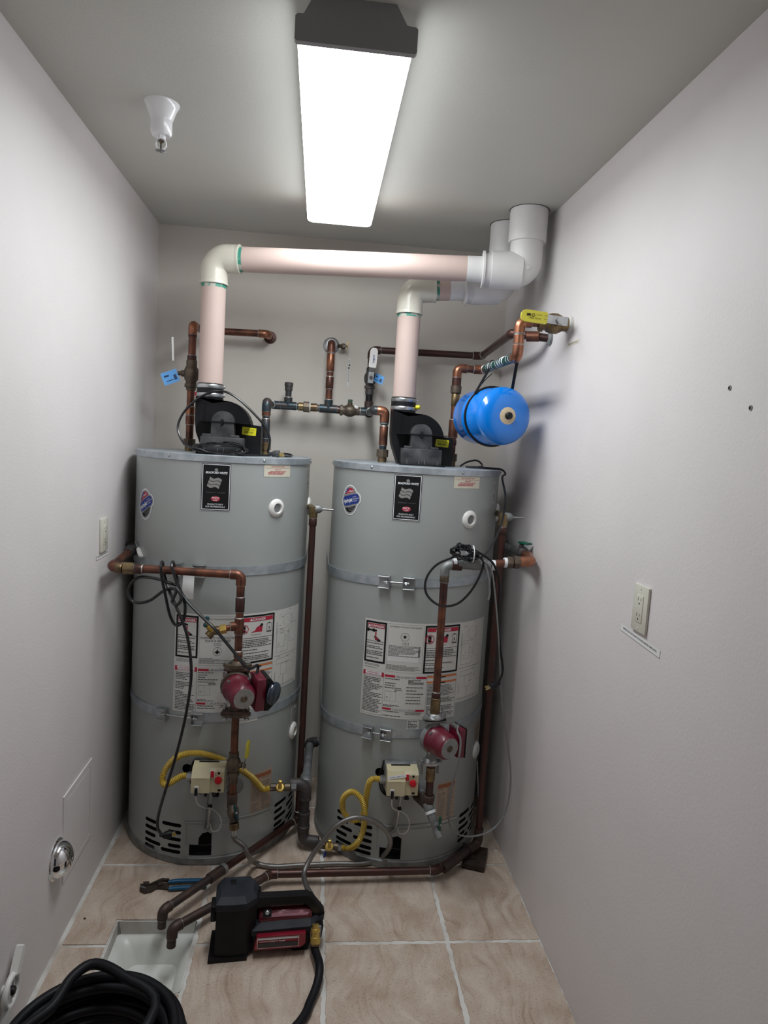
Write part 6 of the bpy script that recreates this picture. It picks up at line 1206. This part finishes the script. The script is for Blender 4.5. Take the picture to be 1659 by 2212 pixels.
obj('motor_tube', MB().lathe(U(0.140, 0.064, 0.094), EX, [(0.026, 0), (0.030, 0.006), (0.030, 0.158), (0.026, 0.164)], 28), 'tool_red_dark', t, label='red painted motor tube')
S = Surf(lambda s, k, o: U(0.150+s, 0.064-(0.030+o)*math.cos(k), 0.094+(0.030+o)*math.sin(k)))
m = MB(); S.poly(m, [(0.004, 0.42), (0.140, 0.42), (0.146, 0.66), (0.128, 0.66), (0.124, 0.88), (0.118, 0.88), (0.114, 0.66), (0.066, 0.66), (0.060, 0.88), (0.052, 0.88), (0.046, 0.66), (0.010, 0.66)], 0.0008, 2); obj('pink_reflection', m, 'reflection_pink', t)  # wavy pink reflection on the red tube, painted as a strip
obj('power_switch', MB().box(U(0.166, 0.043, 0.116), (0.026, 0.006, 0.022), RZ @ Matrix.Rotation(-0.75, 3, 'X'), 0.002), 'black_plastic', t); obj('switch_ring', MB().lathe(U(0.166, 0.0405, 0.118), (0.06, -0.72, 0.70), [(0.006, 0), (0.006, 0.0015), (0.0045, 0.002), (0.004, 0.001)], 18), 'steel', t)
pr = [(0.128, 0.030), (0.270, 0.030), (0.284, 0.042), (0.284, 0.074), (0.136, 0.072)]; obj('red_panel', MB().prism([U(a, -0.002, b) for a, b in pr], EY, 0.026), 'tool_red', t, smooth=False, label='red side panel')
S = plane_surf(U(0.128, -0.0024, 0.030), EX, (0, 0, 1)); m = MB(); S.box(m, 0.010, 0.136, 0.005, 0.039, 0.0012, 0.0006); S.rect(m, 0.012, 0.134, 0.032, 0.037, 0.0005); q = obj('panel_print', m, 'print_white', t, kind='stuff')
m = MB(); S.rect(m, 0.013, 0.132, 0.008, 0.022, 0.0008); obj('rating_field', m, 'print_grey', t); m = MB(); S.text(m, 'UTILITY PUMP', 0.07, 0.027, 0.007, 0.0012, width=0.05, weight=0.02); S.text(m, 'WARNING', 0.03, 0.027, 0.006, 0.0012); obj('lettering', m, 'print_white', t)
obj('port_block', MB().box(U(0.316, 0.034, 0.062), (0.036, 0.04, 0.036), RZ, 0.004), 'galv_dull', t); obj('inlet_collar', MB().lathe(U(0.300, 0.098, 0.105), (0, 0.3, 1), [(0.014, 0), (0.014, 0.02), (0.011, 0.024)], 16), 'bronze', t)
hs = U(0.314, 0.006, 0.074); hd_ = V((0.02, -0.42, -0.90)).normalized(); obj('hose_connector', MB().lathe(hs-hd_*0.018, hd_, [(0.0105, 0), (0.0105, 0.012), (0.0145, 0.014), (0.0145, 0.022), (0.0125, 0.024), (0.0125, 0.034), (0.0155, 0.036), (0.0155, 0.052), (0.0125, 0.054)], 20), 'brass_bright', t, label='brass hose connector')

# ================================================================== HOSE COIL
he = hs+hd_*0.030
t = thing('rubber_hose', 'thick black rubber hose coiled beside the left wall and joined to the utility pump', 'hose', (0.27, -1.55, 0))
P = [he, he+hd_*0.02, px(690, 2085, y=-1.165), pA_(686, 2122, 0.022), pA_(670, 2165, 0.0135), pA_(645, 2212, 0.0135), V((0.62, -1.50, 0.0135)), V((0.56, -1.66, 0.0135)), V((0.44, -1.77, 0.0135))]
cx_, cy_ = 0.252, -1.505; lv = [(0.215, 0.0135), (0.218, 0.0135), (0.188, 0.0135), (0.158, 0.0135), (0.222, 0.040), (0.195, 0.040), (0.166, 0.040), (0.140, 0.042), (0.218, 0.066), (0.190, 0.066), (0.160, 0.067), (0.214, 0.092), (0.184, 0.092), (0.206, 0.118), (0.176, 0.118), (0.192, 0.142)]
rc = random.Random(2); a0 = -0.9
for k, (rr, zz) in enumerate(lv):
    ox, oy = rc.uniform(-0.006, 0.006), rc.uniform(-0.01, 0.01)
    for q in range(12):
        f = q/12; nr, nz = lv[min(k+1, len(lv)-1)]; a = a0+2*math.pi*f; R_ = rr+(nr-rr)*f*f; P.append(V((max(cx_+ox*math.sin(math.pi*f)+R_*math.cos(a), 0.016), cy_+oy*math.sin(math.pi*f)+R_*math.sin(a), zz+(nz-zz)*f*f)))
for u, v, z in ((335, 2180, 0.165), (268, 2110, 0.185), (205, 2082, 0.190), (155, 2112, 0.185), (112, 2175, 0.172)): P.append(pA_(u, v, z))
P += [V((0.085, -1.52, 0.158)), V((0.11, -1.62, 0.158)), V((0.21, -1.70, 0.16)), V((0.33, -1.68, 0.165))]
obj('hose', MB().tube(spline(P, 5), 0.0128, 12), 'rubber_hose', t)
obj('hose_ferrule', MB().lathe(he-hd_*0.004, hd_, [(0.0138, 0), (0.0138, 0.014), (0.012, 0.015)], 16), 'brass', t)

# ================================================================== PLIERS
t = thing('tongue_pliers', 'tongue and groove pliers with blue grips lying on the tiles', 'pliers', px(400, 1912, z=0))
zp = 0.006
def pz(L, z0=0.002): return [pA_(u, v, z0) for u, v in L]
obj('lower_jaw', MB().prism(pz([(303, 1914), (302, 1926), (312, 1931), (326, 1928), (338, 1921), (366, 1923), (366, 1916), (340, 1914), (330, 1917), (317, 1920), (311, 1914)]), (0, 0, 1), 0.009), 'pliers_steel', t, smooth=False)
obj('upper_jaw', MB().prism(pz([(309, 1909), (310, 1914), (318, 1916), (327, 1914), (337, 1911), (352, 1905), (366, 1907), (366, 1902), (350, 1901), (338, 1906), (323, 1913), (322, 1908)], 0.009), (0, 0, 1), 0.008), 'pliers_steel', t, smooth=False)
obj('jaw_edge', MB().prism(pz([(303, 1914), (311, 1914), (316, 1918), (313, 1919), (304, 1917)], 0.0112), (0, 0, 1), 0.0006), 'steel', t, smooth=False)
obj('pivot', MB().lathe(pA_(346, 1912, 0.010), (0, 0, 1), [(0.009, 0), (0.009, 0.008), (0.006, 0.009)], 14), 'pliers_steel', t)
obj('grip', MB().tube(spline([pA_(364, 1905, 0.012), pA_(385, 1903, 0.012), pA_(420, 1902, 0.012), pA_(450, 1902, 0.012)], 6), [0.007]*3+[0.0085]*16, 12, flat=0.8), 'blue_grip', t)
obj('grip', MB().tube(spline([pA_(364, 1920, 0.010), pA_(385, 1918, 0.010), pA_(420, 1916, 0.010), pA_(446, 1913, 0.010)], 6), [0.007]*3+[0.0085]*16, 12, flat=0.8), 'blue_grip', t)
# ---- paper tag on the left strap, chips and bits on the floor
q = px(407, 1258, y=-0.662); t = thing('paper_tag', 'blank white paper strip hanging from the upper strap of the left heater', 'paper tag', q)
m = MB(); n = 8; vs = []
for i in range(n+1):
    z = q.z+0.056-0.112*i/n; o = 0.006*math.sin(i*0.7)
    vs += [V((q.x-0.019, q.y-0.004+o, z)), V((q.x+0.019, q.y+0.0+o*0.6, z-0.002))]
obj('strip', m.add(vs, [(2*i, 2*i+1, 2*i+3, 2*i+2) for i in range(n)]), 'paper_white', t, ang=60)
def chip(u, v, w, lab, cat='debris', mt='debris', h=0.003):
    c = pA_(u, v, 0.0); rr = random.Random(u); P = [c+V((w*(0.7+0.5*rr.random())*math.cos(a), 0.7*w*(0.7+0.5*rr.random())*math.sin(a), 0)) for a in [2*math.pi*k/7 for k in range(7)]]
    m = MB(); top = [p+(c-p)*0.2+V((0, 0, h)) for p in P]; m.add(P+top, [tuple(range(6, -1, -1)), tuple(range(7, 14))]+[(i, (i+1) % 7, (i+1) % 7+7, i+7) for i in range(7)]); tag(obj('plaster_chip' if mt == 'debris' else 'rubber_washer', m, mt, None, smooth=False), lab, cat)
chip(1071, 1838, 0.012, 'larger white plaster chip on the tiles between wood block and right wall', 'plaster chip')
chip(1020, 1880, 0.004, 'small white plaster chip on the tiles in front of the wood block', 'plaster chip')
chip(183, 1985, 0.004, 'tiny black rubber washer on the tile between left wall and floor sink', 'washer', 'rubber')
